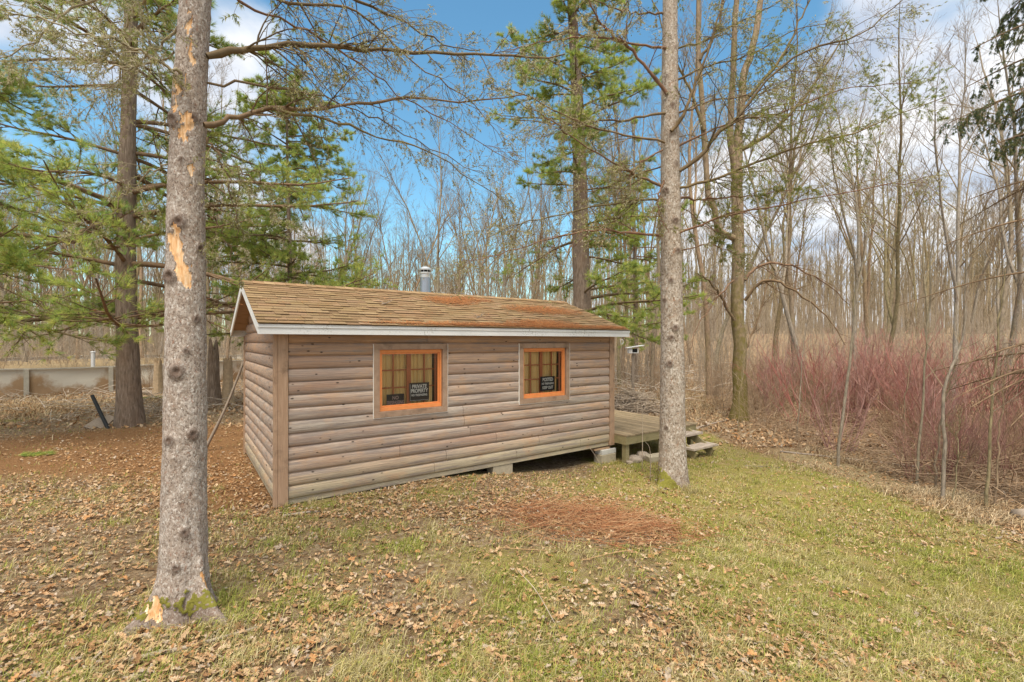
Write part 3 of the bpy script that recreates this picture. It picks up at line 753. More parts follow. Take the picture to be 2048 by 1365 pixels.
# pine needle drifts and twigs on the roof
def needle_patch(cx_, cy_, rx_, ry_, n_):
    g_ = rng.normal(size=(n_ * 3, 2)); g_ = g_[(g_ ** 2).sum(1) < 4][:n_] * .5
    return np.stack([cx_ + g_[:, 0] * rx_ * 2, cy_ + g_[:, 1] * ry_ * 2], 1)
pts = [needle_patch(*a_) for a_ in ((4.2, .09, 1.5, .06, 3600), (4.4, .22, .45, .13, 2300), (5.1, 1.2, .55, .18, 2700), (3.1, 1.55, .30, .16, 1500), (2.4, .05, .7, .04, 700), (3.6, 1.75, .3, .12, 700), (3.0, .8, 3, .9, 300), (5.9, .06, .45, .06, 700))]
pts = np.concatenate(pts); pts = pts[(pts[:, 1] > .0) & (pts[:, 1] < Ls - .05) & (pts[:, 0] < x1r - .05)]
hh = .02 + .02 * rng.random(len(pts))
base = np.array([rp(x_, d_, h_) for (x_, d_), h_ in zip(pts, hh)])
ang = rng.uniform(0, 2 * np.pi, len(pts)); Ln = rng.uniform(.05, .10, len(pts))
tip = np.array([rp(x_ + l_ * math.cos(a_), d_ + l_ * math.sin(a_), h_ + q_) for (x_, d_), h_, a_, l_, q_ in zip(pts, hh, ang, Ln, rng.uniform(-.012, .014, len(pts)))])
sd_ = np.cross(tip - base, np.array([0, -.33, .94])); sd_ /= np.linalg.norm(sd_, axis=1, keepdims=True)
V = np.stack([base - sd_ * .004, base + sd_ * .004, tip], 1).reshape(-1, 3)
cc = np.repeat(np.array([(.42, .16, .05), (.34, .125, .04), (.48, .23, .09), (.26, .10, .035)])[rng.integers(0, 4, len(pts))], 3, 0)
o = obj('needle_litter', mesh('needle_litter', V, [np.arange(len(V)).reshape(-1, 3)], cc, False, [M['straw']]))
o.location = (AX, AY, 0); o.rotation_euler = (0, 0, ANG)
tag(o, 'rusty brown pine needles drifted on the shingles of the cabin roof', 'pine needles', kind='stuff')
for (px_, d_, lab) in ((1.62, 1.05, 'forked grey twig lying on the roof shingles nearest the open gable'), (3.05, .45, 'short grey twig lying low on the roof above the wall between the windows')):
    tb = MB(); b0 = np.array(rp(px_, d_, .03)); 
    tb.tube([b0, b0 + (.12, .06, .03), b0 + (.24, .12, .10)], [.008, .007, .003], 5); tb.tube([b0 + (.12, .06, .03), b0 + (.15, .03, .12)], [.005, .002], 5); tb.tube([b0 + (.06, .03, .015), b0 + (-.02, .14, .09)], [.005, .002], 5)
    o = tb.build('twig', M['stick']); o.location = (AX, AY, 0); o.rotation_euler = (0, 0, ANG); tag(o, lab, 'twig')

# foundation blocks
def W(s_, t_, z=0.):
    p = np.array([AX, AY]) + U2 * s_ + V2 * t_; return np.array([p[0], p[1], z])
def block(s_, t_, top, size, label, mat, dz=0, rz=0):
    p = W(s_, t_); g0 = float(gz(p[0], p[1])) - .04; bx, by = size
    o = MB().box((-bx / 2, -by / 2, 0), (bx / 2, by / 2, top - g0)).build('concrete_block', mat, bevel=.008)
    o.location = (p[0], p[1], g0); o.rotation_euler = (0, 0, ANG + rz); tag(o, label, 'block', 'blocks under the cabin'); return o
block(3.46, .10, -.002, (.40, .20), 'concrete block under the middle of the cabin long wall', M['concrete'])
block(CL - .12, .05, -.165, (.41, .22), 'tan concrete block, lower of the two at the cabin corner by the deck', M['concrete'])
o = MB().box((-.2, -.1, 0), (.2, .1, .095)).build('concrete_block', M['concretepale'], bevel=.008); p = W(CL - .1, .05); o.location = (p[0], p[1], -.164); o.rotation_euler = (0, 0, ANG + .02)
tag(o, 'pale grey block lying on the tan block at the cabin corner', 'block', 'blocks under the cabin')
o = MB().box((-.26, -.07, 0), (.16, .07, .038)).build('shim_board', M['soffit']); p = W(CL - .2, .06); o.location = (p[0], p[1], -.0675); o.rotation_euler = (0, 0, ANG - .05)
tag(o, 'short orange-brown shim board wedged on the corner blocks under the cabin', 'board')

# deck at the far gable and its steps
DT, DS0, DS1, DF = .238, CL + .045, CL + 2.40, -.35
deck = thing('deck', tuple(W(DS0, DF)), 'low weathered wooden deck with mossy rim at the cabin end', 'deck', ANG)
DLs, DLt = DS1 - DS0, 3.6
bd = MB(); x = .0
while x < DLs - .05:
    c = random.uniform(.75, 1.15); bd.box((x, -.012, DT - .035 + random.uniform(0, .003)), (x + .134, DLt, DT + random.uniform(-.003, .003)), (c, c, c * .97)); x += .142
bd.build('board_floor', M['deckwood'], deck, bevel=.003)
rm = MB(); rm.box((0, .0, DT - .19), (DLs, .04, DT - .037)); rm.box((0, .0405, DT - .19), (.04, DLt, DT - .037)); rm.box((DLs - .04, .0405, DT - .19), (DLs, DLt, DT - .037)); rm.box((.0405, DLt - .04, DT - .19), (DLs - .0405, DLt, DT - .037))
for yy in (.9, 1.8, 2.7): rm.box((.041, yy, DT - .18), (DLs - .041, yy + .04, DT - .038))
rm.build('rim', M['rimwood'], deck)
for lx, ly in ((.05, .045), (DLs - .14, .045), (.05, DLt - .14), (DLs - .14, DLt - .14), (DLs / 2, .045)):
    p = W(DS0 + lx, DF + ly); g0 = float(gz(p[0], p[1])) - .05
    MB().box((lx, ly, g0), (lx + .1, ly + .1, DT - .19)).build('post', M['rimwood'], deck)
steps = thing('steps', tuple(W(DS0 + 1.30, DF)), 'two-tread grey wooden steps at the front of the deck', 'steps', ANG)
for k, (y0_, z_) in enumerate(((-.30, .115), (-.64, -.085))):
    for j in (0, 1): MB().box((.0, y0_ + j * .145, z_ - .045), (.86, y0_ + j * .145 + .138, z_ + .002 * j)).build('tread', M['plank'], steps, bevel=.004)
for xx in (.10, .70):
    t_ = MB(); t_.bar((xx, -.02, .10), (xx, -.62, -.26), .04, .16, up=(0, .4, 1)); t_.build('stringer', M['rimwood'], steps)

# stones and rubble under the deck
def rock(p, r, sq, seed, name, label, mat, group=None):
    g_ = np.random.default_rng(seed); bm_v, fs = ico(3)
    n = fbm(bm_v * 1.3 + seed, 3, seed)[:, None]; V = bm_v * (.62 + .7 * n) * r * np.array(sq)
    o = obj(name, mesh(name, V, [fs], None, False, [mat])); o.location = p; o.rotation_euler = (0, 0, g_.random() * 6)
    return tag(o, label, 'rock', group)
def ico(n):
    import bmesh
    bm = bmesh.new(); bmesh.ops.create_icosphere(bm, subdivisions=n, radius=1); bm.verts.index_update()
    v = np.array([x.co[:] for x in bm.verts]); f = np.array([[x.index for x in y.verts] for y in bm.faces]); bm.free(); return v, f
for (px, py, D, r, lab) in ((1270, 898, 9.35, .14, 'tan angular stone under the deck edge beside its post'), (1288, 893, 9.5, .15, 'larger grey stone under the deck edge near the spruce trunk'), (1259, 905, 9.2, .07, 'small pinkish stone at the foot of the deck post')):
    p = at(px, py, D); p[2] = float(gz(p[0], p[1])) + r * .35; rock(p, r, (1.15, 1, .7), int(px), 'rock', lab, M['rock'], 'stones under the deck')
p = at(1312, 897, 9.35); g0 = float(gz(p[0], p[1]))
o = MB().box((-.2, -.1, 0), (.2, .1, .14)).build('concrete_block', M['concrete'], bevel=.01); o.location = (p[0], p[1], g0 - .01); o.rotation_euler = (.06, -.08, .25)
tag(o, 'tilted concrete block lying loose under the deck front', 'block')

# ------------------------------------------------------------------ big foreground trunks
def inside(poly, x, y):
    poly = np.asarray(poly, float); r = np.zeros(x.shape, bool); j = len(poly) - 1
    for i in range(len(poly)):
        (xi, yi), (xj, yj) = poly[i], poly[j]
        r ^= ((yi > y) != (yj > y)) & (x < (xj - xi) * (y - yi) / (yj - yi + 1e-12) + xi); j = i
    return r

def big_trunk(base, axis_fn, rad_fn, top, lobes, bumps, S, dz, wood=(), moss=(), knots=(), rough=.006, D=None, nscale=9):
    "local mesh about base; axis_fn(z)->(x,y) offset; lobes (angle, amp, width, height); patches are polygons in photo pixels of the side that faces the yard"
    zs = np.concatenate([np.arange(-.35, 5.2, dz), np.arange(5.2, top, .12)]); K = len(zs)
    th = np.arange(S) * 2 * np.pi / S
    Zg, T = np.meshgrid(zs, th, indexing='ij')
    ax, ay = axis_fn(Zg); r = rad_fn(Zg)
    zc = np.clip(Zg, -.12, None)
    for a, amp, w_, h_ in lobes:
        d = np.angle(np.exp(1j * (T - a))); r = r + amp * np.exp(-np.clip(zc + .05, 0, None) / h_) * np.exp(-(d / w_) ** 2)
    cx_, cy_ = base[0] + ax, base[1] + ay
    px_of = lambda X_, Y_: CX + F * X_ / Y_
    facing = np.sin(T) < .25
    X_ = cx_ + r * np.cos(T); Y_ = cy_ + r * np.sin(T); Zw = base[2] + Zg
    PX = CX + F * X_ / Y_; PY = HY - F * (Zw - H) / Y_
    pw = np.zeros_like(r); pm = np.zeros_like(r); pk = np.zeros_like(r)
    jx = (fbm(np.stack([X_.ravel() * 40, Y_.ravel() * 40, Zw.ravel() * 25], 1), 2, 5).reshape(r.shape) - .5)
    for poly in wood: pw = np.maximum(pw, (inside(poly, PX + jx * 24, PY + jx * 44) & facing) * 1.)
    for poly in moss: pm = np.maximum(pm, (inside(poly, PX + jx * 40, PY + jx * 44) & facing) * 1.)
    for kx, ky, kr in knots:
        d = np.hypot((PX - kx), (PY - ky) * .9) / kr; e_ = np.where(facing, np.exp(-d ** 2 * 1.2), 0)
        ringk = np.where(facing, np.exp(-((d - .55) / .35) ** 2), 0)
        r = r + kr * D / F * (.34 * e_ + .10 * ringk - .3 * np.where(facing, np.exp(-(d / .32) ** 2), 0)); pk = np.maximum(pk, np.where(d < 1.1, .75 * e_ + .2, 0) * facing)
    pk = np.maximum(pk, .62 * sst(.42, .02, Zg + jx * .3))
    P3 = np.stack([X_.ravel(), Y_.ravel(), Zw.ravel()], 1)
    n = fbm(P3 * np.array([nscale, nscale, nscale * .6]), 3, 9).reshape(r.shape) - .5
    n2f = fbm(P3 * np.array([38, 38, 26]), 2, 13).reshape(r.shape) - .5
    r = r + n * rough * 3 + n2f * rough * 1.6 * (1 - pw) - .010 * pw + .012 * pm
    V = np.stack([ax + r * np.cos(T), ay + r * np.sin(T), Zg], -1).reshape(-1, 3)
    k = np.arange(K - 1)[:, None] * S; s_ = np.arange(S)[None]; s2 = (s_ + 1) % S
    q = np.stack([k + s_, k + s2, k + S + s2, k + S + s_], -1).reshape(-1, 4)
    return V, q, np.stack([pw, pm, pk], -1).reshape(-1, 3)

def branch_from_path(path, d0, d1, K=22, jit=.012):
    ds = np.linspace(d0, d1, len(path)); P = np.array([at(x, y, d) for (x, y), d in zip(path, ds)])
    Q = resample(P, K); Q[1:-1] += rng.normal(size=(K - 2, 3)) * jit
    return Q

def twiggy(P, R, n1_=14, l1=(.12, .34), n2__=5, droop=-.5, need=0, nl=.035, S=6, g=None, n3=2):
    "a branch with two orders of side twigs; returns verts, quads (all one mesh) and needle sites"
    Vs, Fs = [], []; off = 0
    def put(P_, R_, S_):
        nonlocal off
        v, q = tubes(P_, R_, S_); Vs.append(v); Fs.append(q + off); off += len(v)
    put(P[None], R[None], S)
    P1, R1 = spawn(P[None], R[None], n1_, .14, .98, .5, 1.15, l1[0], l1[1], 8, .42, droop, .09, .55, .25, .0022, .45)
    put(P1, R1, 4)
    P2, R2 = spawn(P1, R1, n2__, .15, .97, .4, 1.0, .25, .6, 5, .55, droop * .8, .12, .7, .4, .0016, .4)
    put(P2, R2, 3)
    sites = [P1, P2]
    if n3:
        P3, R3 = spawn(P2, R2, n3, .3, .98, .4, .9, .3, .6, 4, .7, droop * .5, .12, .9, .5, .0013, .3); put(P3, R3, 3); sites.append(P3)
    return np.concatenate(Vs), np.concatenate(Fs), sites

def sites_along(Ps, lo, hi, per, g=None):
    g = g or rng
    pos, dr = [], []
    for P in Ps:
        N, K, _ = P.shape
        t = g.uniform(lo, hi, (N, per)) * (K - 1); i = np.minimum(t.astype(int), K - 2); f = (t - i)[..., None]; r = np.arange(N)[:, None]
        a, b = P[r, i], P[r, i + 1]
        pos.append((a * (1 - f) + b * f).reshape(-1, 3)); d = (b - a).reshape(-1, 3); dr.append(d / (np.linalg.norm(d, axis=1, keepdims=True) + 1e-9))
    return np.concatenate(pos), np.concatenate(dr)

def green(N, rep, pal, g=None, spread=.25):
    g = g or rng
    c = np.array(pal)[g.integers(0, len(pal), N)] * g.uniform(1 - spread, 1 + spread, (N, 1)); return np.repeat(c, rep, 0)
PINE = [(.32, .42, .10), (.40, .48, .11), (.47, .52, .13), (.26, .37, .11), (.52, .52, .16)]
SPRUCE = [(.28, .33, .08), (.36, .37, .10), (.23, .28, .085), (.44, .40, .13)]
BLUESPR = [(.10, .145, .08), (.12, .17, .09), (.16, .19, .075), (.23, .23, .08)]

BUD = [(.38, .37, .15), (.52, .47, .27), (.30, .31, .11), (.62, .58, .44)]
# left foreground spruce
gl0 = float(gz(LX, LD))
def laxis(z): return np.interp(z, [0, 1.3, 2.1, 3.3, 4.0, 4.72, 13], [0, .004, .008, .023, .062, .112, .35]), .02 * np.sin(np.asarray(z) * .9)
def lrad(z): return np.interp(z, [0, .5, 1.0, 2.4, 4.7, 8, 13], [.160, .153, .146, .131, .102, .075, .02])
wood = [[(365, 222), (382, 222), (385, 262), (375, 276), (355, 279), (352, 262), (362, 250)],
        [(336, 460), (363, 456), (361, 494), (371, 530), (386, 528), (382, 560), (374, 577), (355, 563), (348, 511), (338, 504)],
        [(374, 334), (388, 327), (385, 345), (378, 349)], [(376, 362), (381, 360), (381, 372), (377, 373)], [(350, 160), (364, 178), (346, 215), (342, 228), (339, 220)],
        [(375, 40), (384, 20), (384, 55), (371, 66)], [(379, 108), (388, 68), (389, 128), (384, 134)], [(371, 150), (377, 150), (374, 178), (370, 178)],
        [(306, 1187), (316, 1189), (323, 1212), (325, 1241), (287, 1238), (302, 1206)],
        [(402, 1149), (415, 1147), (431, 1162), (447, 1168), (454, 1185), (437, 1188), (437, 1199), (428, 1202), (426, 1187), (412, 1174)]]
moss = [[(352, 1206), (376, 1192), (426, 1186), (425, 1207), (400, 1216), (358, 1224)], [(268, 1232), (300, 1196), (306, 1204), (285, 1240)], [(322, 1200), (345, 1203), (345, 1215), (325, 1215)]]
knots = [(358, 444, 17), (347, 238, 16), (384, 236, 11), (341, 551, 16), (399, 496, 10), (354, 742, 18), (392, 638, 9), (372, 701, 8), (340, 880, 11), (385, 868, 13), (362, 318, 7), (369, 1065, 11), (352, 1135, 10)]
lbase = np.array([LX, LD, gl0])
V, q, cc = big_trunk(lbase, laxis, lrad, 13.0, [(math.radians(224), .40, .21, .12), (math.radians(342), .46, .20, .17), (math.radians(280), .12, .6, .08), (math.radians(120), .14, .4, .15), (math.radians(45), .12, .4, .15)], None, 150, .0125, wood, moss, knots, .005, LD)
spl = thing('spruce_tree', tuple(lbase), 'big grey spruce nearest the camera, bark stripped in pale patches, mossy roots', 'tree')
obj('trunk', mesh('trunk', V, [q], cc, True, [M['spruce']]), spl)
def add_branches(root, base, paths, D, mat, nm='branch', gn=None, pal=None):
    for spec in paths:
        path, d0, d1, r0, r1 = spec[:5]; kw = dict(spec[5]); kw['n1_'] = int(kw.get('n1_', 14) * 1.35); kw.setdefault('l1', (.12, .34) if D < 5 else (.14, .44)); kw.setdefault('n2__', 7); kw.setdefault('n3', 3); bl, bw = (.022, .0058) if D < 5 else (.034, .010) if len(spec) > 5 else {}
        need = kw.pop('need', 0); nl = kw.pop('nl', .035); lo = kw.pop('lo', .3); first = kw.pop('first', 0)
        P = branch_from_path(path, d0, d1); R = np.linspace(r0, r1, len(P)) * (1 + .12 * rng.normal(size=len(P)))
        V, q, sites = twiggy(P, R, **kw)
        b = obj(nm, mesh(nm, V - base, [q], None, True, [mat]), root)
        if not need:
            pos, dr = sites_along(sites, .15, 1., 2)
            v, f = tufts(pos - base, dr, 3, bl, .9, bw); obj('bud', mesh('bud', v, [f], green(len(pos), 9, BUD), False, [M['needle']]), b)['kind'] = 'stuff'
        else:
            pos, dr = sites_along(sites[first:], lo, 1., need)
            v, f = tufts(pos - base, dr, 7, nl, .75, .0042, bend=.1)
            obj('needles', mesh('needles', v, [f], green(len(pos), 21, pal or SPRUCE), False, [M['needle']]), b)
LB = [
    ([(414, 112), (470, 100), (520, 95), (619, 86), (700, 97), (780, 104), (870, 102), (960, 110), (1049, 113), (1130, 108)], 3.55, 4.3, .026, .006, dict(n1_=26, l1=(.10, .30), need=0)),
    ([(408, 250), (450, 240), (490, 228), (540, 215), (620, 222), (700, 211), (770, 200), (823, 197), (950, 200), (1049, 188)], 3.5, 4.4, .024, .005, dict(n1_=24, l1=(.10, .28))),
    ([(545, 216), (620, 234), (700, 252), (790, 280), (876, 312), (960, 370), (1020, 410)], 3.68, 4.5, .012, .003, dict(n1_=12, l1=(.1, .3))),
    ([(415, 165), (520, 172), (600, 185), (680, 205), (760, 240), (850, 290), (960, 345)], 3.6, 4.6, .010, .003, dict(n1_=16, l1=(.12, .35))),
    ([(412, -60), (480, 0), (560, 35), (640, 75), (720, 130), (800, 185), (900, 250), (1040, 330)], 3.6, 4.6, .013, .003, dict(n1_=18, l1=(.1, .3))),
    ([(420, -90), (565, 2), (690, 10), (760, 65), (850, 140), (940, 200), (1010, 290)], 3.6, 4.7, .012, .003, dict(n1_=18, l1=(.12, .34))),
    ([(405, -170), (560, -60), (700, -5), (800, 40), (880, 85), (960, 100)], 3.7, 4.9, .016, .004, dict(n1_=18, l1=(.12, .3))),
    ([(415, 275), (432, 300), (455, 350), (468, 410), (474, 470)], 3.5, 3.7, .009, .003, dict(n1_=8, l1=(.15, .4))),
    ([(412, 315), (470, 335), (520, 378), (560, 440), (600, 470)], 3.55, 4.0, .006, .002, dict(n1_=9, l1=(.15, .4))),
    ([(415, 430), (440, 450), (462, 510), (500, 560)], 3.55, 3.8, .007, .002, dict(n1_=8, l1=(.2, .5))),
    ([(362, 146), (330, 128), (293, 106), (234, 79), (176, 73), (90, 40), (20, 30)], 3.45, 3.0, .013, .004, dict(n1_=24, l1=(.14, .42))),
    ([(355, 52), (304, 106), (262, 140), (205, 172), (170, 240)], 3.55, 3.9, .011, .003, dict(n1_=14, l1=(.2, .4))),
    ([(348, 104), (270, 132), (200, 128), (120, 140), (30, 120)], 3.6, 4.3, .009, .003, dict(n1_=16, l1=(.15, .4))),
    ([(335, 328), (290, 350), (250, 385), (215, 430), (150, 475)], 3.5, 3.6, .007, .002, dict(n1_=10, l1=(.2, .45))),
    ([(350, -40), (283, 5), (255, 60), (240, 95)], 3.6, 3.9, .012, .004, dict(n1_=9, l1=(.25, .5))),
    ([(345, -30), (260, -30), (140, 20), (60, 90), (-30, 140)], 3.6, 3.2, .012, .003, dict(n1_=22, l1=(.15, .4))),
]
M_lichen = m_twig('pale_spruce_twig', [(0, (.30, .25, .16)), (1, (.36, .30, .20))])
add_branches(spl, lbase, LB[:10], LD, M['sprucetwig']); add_branches(spl, lbase, LB[10:], LD, M_lichen)

def conifer_top(root, base, z0, z1, axis_fn, n, Lb, mat, pal, seed, need=3, nl=.03):
    "the upper whorls of a spruce, above the picture"
    g = np.random.default_rng(seed); z = np.sort(g.uniform(z0, z1, n)); a = g.uniform(0, 2 * np.pi, n)
    L = Lb * (1 - .8 * (z - z0) / (z1 - z0)); ax, ay = axis_fn(z)
    t_ = np.linspace(0, 1, 8)
    P = np.stack([ax[:, None] + np.cos(a)[:, None] * L[:, None] * t_, ay[:, None] + np.sin(a)[:, None] * L[:, None] * t_, z[:, None] + (.15 * t_ - .45 * t_ ** 2) * L[:, None]], -1)
    R = np.linspace(.022, .005, 8)[None] * np.ones((n, 1))
    v0, q0 = tubes(P, R, 5); P1, R1 = spawn(P, R, 8, .2, .98, .6, 1.1, .2, .4, 5, .4, -.5, .08, .3, .3, .003, .4, g); v1, q1 = tubes(P1, R1, 3)
    c = obj('crown', mesh('crown', np.concatenate([v0, v1]), [np.concatenate([q0, q1 + len(v0)])], None, True, [mat]), root)
    P2, R2 = spawn(P1, R1, 4, .2, .98, .5, 1., .3, .6, 4, .5, -.4, .1, .4, .3, .003, .4, g)
    pos, dr = sites_along([P1, P2], .1, 1, need, g); v, f = tufts(pos, dr, 7, nl * 2, .8, .010, g)
    obj('needles', mesh('needles', v, [f], green(len(pos), 21, pal, g), False, [M['needle']]), c)
conifer_top(spl, lbase, 5.6, 12.8, laxis, 34, 1.6, M['sprucetwig'], SPRUCE, 3)

# second spruce, beside the deck
gr0 = float(gz(RX, RD)); rbase = np.array([RX, RD, gr0])
def raxis(z): return -.05 * np.clip(z, 0, 9) / 8 + .012 * np.sin(z * .8), .02 * np.sin(z * .7)
def rrad(z): return np.interp(z, [0, .5, 1.0, 2.4, 4.6, 8, 14], [.238, .222, .206, .184, .162, .118, .02])
moss_r = [[(1302, 975), (1312, 945), (1330, 942), (1350, 962), (1368, 985), (1330, 985)], [(1312, 948), (1322, 935), (1335, 948)]]
knots_r = [(1350, 655, 8), (1343, 675, 7), (1340, 727, 8), (1342, 560, 6), (1355, 500, 6), (1330, 600, 5), (1333, 855, 5), (1350, 440, 7), (1333, 380, 7), (1352, 330, 6), (1338, 275, 7), (1345, 210, 6), (1333, 150, 6), (1349, 100, 6)]
V, q, cc = big_trunk(rbase, raxis, rrad, 14, [(math.radians(215), .20, .42, .16), (math.radians(300), .10, .4, .14), (math.radians(345), .09, .4, .12), (math.radians(100), .14, .5, .15)], None, 120, .018, [], moss_r, knots_r, .006, RD)
spr = thing('spruce_tree', tuple(rbase), 'grey speckled spruce with moss at its foot beside the deck steps', 'tree')
obj('trunk', mesh('trunk', V, [q], cc, True, [M['spruce_grey']]), spr)
G1 = dict(need=3, nl=.05, lo=.25)
RB = [
    ([(1332, 96), (1260, 86), (1184, 74), (1100, 82), (1010, 100)], 7.7, 7.2, .022, .005, dict(n1_=16)),
    ([(1334, 187), (1274, 111), (1225, 66), (1195, 35), (1170, -20)], 7.65, 7.3, .032, .010, dict(n1_=12)),
    ([(1330, 226), (1254, 238), (1180, 242), (1110, 246), (1000, 236)], 7.7, 7.3, .022, .005, dict(n1_=16)),
    ([(1330, 285), (1260, 272), (1192, 254), (1131, 230), (1049, 189), (980, 175)], 7.65, 6.9, .022, .005, dict(n1_=18)),
    ([(1325, 373), (1280, 352), (1233, 328), (1143, 275), (1110, 246), (1040, 205)], 7.6, 6.8, .024, .005, dict(n1_=20)),
    ([(1325, 300), (1290, 320), (1260, 350), (1250, 395)], 7.6, 7.3, .016, .005, dict(n1_=9)),
    ([(1325, 398), (1280, 400), (1233, 406), (1110, 431), (1028, 451), (960, 480)], 7.6, 7.0, .022, .004, dict(n1_=22)),
    ([(1325, 472), (1254, 464), (1180, 461), (1090, 480), (1000, 508), (930, 525)], 7.6, 6.9, .022, .004, dict(n1_=24)),
    ([(1328, 360), (1316, 400), (1322, 435), (1338, 466)], 7.5, 7.4, .016, .006, dict(n1_=7)),
    ([(1350, 98), (1400, 85), (1450, 60), (1510, 30), (1570, -5)], 7.8, 7.9, .020, .006, dict(n1_=16)),
    ([(1358, 342), (1400, 312), (1434, 271), (1480, 225), (1520, 176), (1578, 119), (1640, 92), (1701, 78), (1758, 41), (1810, -5)], 7.7, 7.2, .032, .006, dict(n1_=24)),
    ([(1342, 262), (1370, 220), (1389, 172), (1412, 110), (1430, 61), (1446, -10)], 7.6, 7.4, .030, .012, dict(n1_=10)),
    ([(1356, 375), (1400, 366), (1450, 349), (1510, 326), (1578, 299), (1630, 285), (1676, 275), (1758, 246), (1828, 217), (1910, 187)], 7.7, 6.9, .026, .004, dict(n1_=26, l1=(.10, .32), **G1)),
    ([(1356, 398), (1430, 396), (1512, 390), (1600, 376)], 7.8, 7.7, .020, .005, dict(n1_=16, l1=(.15, .4), **G1)),
    ([(1356, 466), (1410, 446), (1471, 427), (1594, 402), (1717, 378), (1800, 368), (1850, 365)], 7.7, 7.0, .020, .004, dict(n1_=24, l1=(.12, .36))),
    ([(1358, 225), (1410, 207), (1460, 196), (1512, 189), (1570, 160), (1635, 123)], 7.8, 7.7, .018, .004, dict(n1_=16)),
    ([(1356, 292), (1420, 262), (1490, 238), (1570, 222), (1676, 180), (1760, 172), (1830, 165)], 7.8, 7.3, .020, .004, dict(n1_=20, **G1)),
    ([(1352, 500), (1420, 490), (1470, 505), (1520, 540)], 7.8, 7.7, .012, .003, dict(n1_=10)),
    ([(1352, 160), (1420, 130), (1500, 110), (1590, 60), (1680, 40)], 7.8, 8.2, .020, .005, dict(n1_=18, **G1)),
    ([(1330, 30), (1250, 20), (1160, -10)], 7.8, 7.6, .018, .006, dict(n1_=12)),
    ([(1356, 410), (1400, 440), (1440, 470), (1450, 500)], 7.9, 8.4, .010, .003, dict(n1_=9, **G1)),
    ([(1330, 330), (1270, 350), (1190, 380), (1120, 380)], 7.9, 8.4, .014, .004, dict(n1_=14)),
]
add_branches(spr, rbase, RB, RD, M['sprucetwig'])
conifer_top(spr, rbase, 8.6, 13.8, raxis, 30, 1.7, M['sprucetwig'], SPRUCE, 5)

# ------------------------------------------------------------------ white pines
def white_pine(name, base, height, r0, zlow, blen, nb, label, seed, lean=(0, 0), tufts_per=3, az_bias=None, dens=1., nw=1.):
    g = np.random.default_rng(seed); root = thing(name, tuple(base), label, 'tree')
    K = 40; z = np.linspace(-.3, height, K); axf = lambda q_: (lean[0] * q_ / height + .05 * np.sin(q_ * .5 + seed), lean[1] * q_ / height + .05 * np.cos(q_ * .43 + seed) - .05 * math.cos(seed))
    ax, ay = axf(z); rad = r0 * (np.clip(1 - z / height, .02, 1) ** .75) * (1 + .35 * np.exp(-np.clip(z, 0, 9) / .25))
    P = np.stack([ax, ay, z], -1)
    S = 28; th = np.arange(S) * 2 * np.pi / S
    v, q = tubes(P[None], rad[None], S)
    v = v + (fbm(v * np.array([12, 12, 1.2]), 3, seed)[:, None] - .5) * .05 * np.array([1, 1, 0])
    pm = sst(.5, 0, v[:, 2]) * .0
    obj('trunk', mesh('trunk', v, [q], np.stack([pm * 0, pm, pm * 0], -1), True, [M['pinebark']]), root)
    zb = np.sort(g.uniform(zlow, height * .97, nb)); zb = np.round(zb / .45) * .45 + g.normal(0, .07, nb)
    a = g.uniform(0, 2 * np.pi, nb)
    if az_bias is not None:
        m = g.random(nb) < .65; a = np.where(m, az_bias[0] + g.normal(0, az_bias[1], nb), a)
    rel = np.clip((zb - zlow) / (height - zlow), 0, 1)
    L = blen * np.clip(1.05 - rel, .08, 1) ** .7 * g.uniform(.6, 1.1, nb)
    bx, by = axf(zb); t_ = np.linspace(0, 1, 14)
    rise = g.uniform(.0, .32, nb); sag = g.uniform(.15, .5, nb)
    Pb = np.stack([bx[:, None] + np.cos(a)[:, None] * L[:, None] * t_, by[:, None] + np.sin(a)[:, None] * L[:, None] * t_, zb[:, None] + (rise[:, None] * t_ - sag[:, None] * t_ ** 2 + .18 * t_ ** 4) * L[:, None]], -1)
    Pb += np.cumsum(g.normal(0, .02, Pb.shape), 1) * t_[None, :, None]
    Rb = (.012 + .010 * L)[:, None] * np.linspace(1, .2, 14)[None]
    P1, R1 = spawn(Pb, Rb, int(17 * dens), .16, .99, .5, 1.1, .16, .38, 7, .45, .12, .07, .28, .3, .004, .55, g)
    P2, R2 = spawn(P1, R1, 6, .2, .98, .4, .9, .3, .6, 4, .6, .2, .08, .4, .4, .003, .4, g)
    parts = [tubes(Pb, Rb, 6), tubes(P1, R1, 4), tubes(P2, R2, 3)]; off = 0; VV, FF = [], []
    for v_, f_ in parts: VV.append(v_); FF.append(f_ + off); off += len(v_)
    cr = obj('crown', mesh('crown', np.concatenate(VV), [np.concatenate(FF)], None, True, [M['sprucetwig']]), root)
    pos, dr = sites_along([P2, P1[:, 1:], Pb[:, 8:]], .08, 1., tufts_per, g)
    dr = dr + np.array([0, 0, .25]); dr /= np.linalg.norm(dr, axis=1, keepdims=True)
    v_, f_ = tufts(pos, dr, 15, .15, .7, .0075 * nw, g)
    obj('needles', mesh('needles', v_, [f_], green(len(pos), 45, PINE, g), False, [M['needle']]), cr)
    return root
def gpt(x, y, dz=0.): return np.array([x, y, float(gz(x, y)) + dz])
white_pine('white_pine', gpt(-9.55, 11.6), 19, .25, 2.4, 5.8, 88, 'large white pine with straight furrowed trunk in the needle-covered yard', 21, (-.25, .2), 3, (math.radians(-20), 1.5))
white_pine('white_pine', gpt(2.55, 15.6), 21, .34, 2.3, 4.3, 80, 'white pine with tall dark trunk rising behind the cabin roof', 22, (-.75, .3), 3, (math.radians(-60), 1.6))
white_pine('white_pine', gpt(-19.2, 15.8), 17, .24, 2.8, 4.6, 44, 'white pine with low green boughs over the old pool wall', 23, (.2, 0), 3)
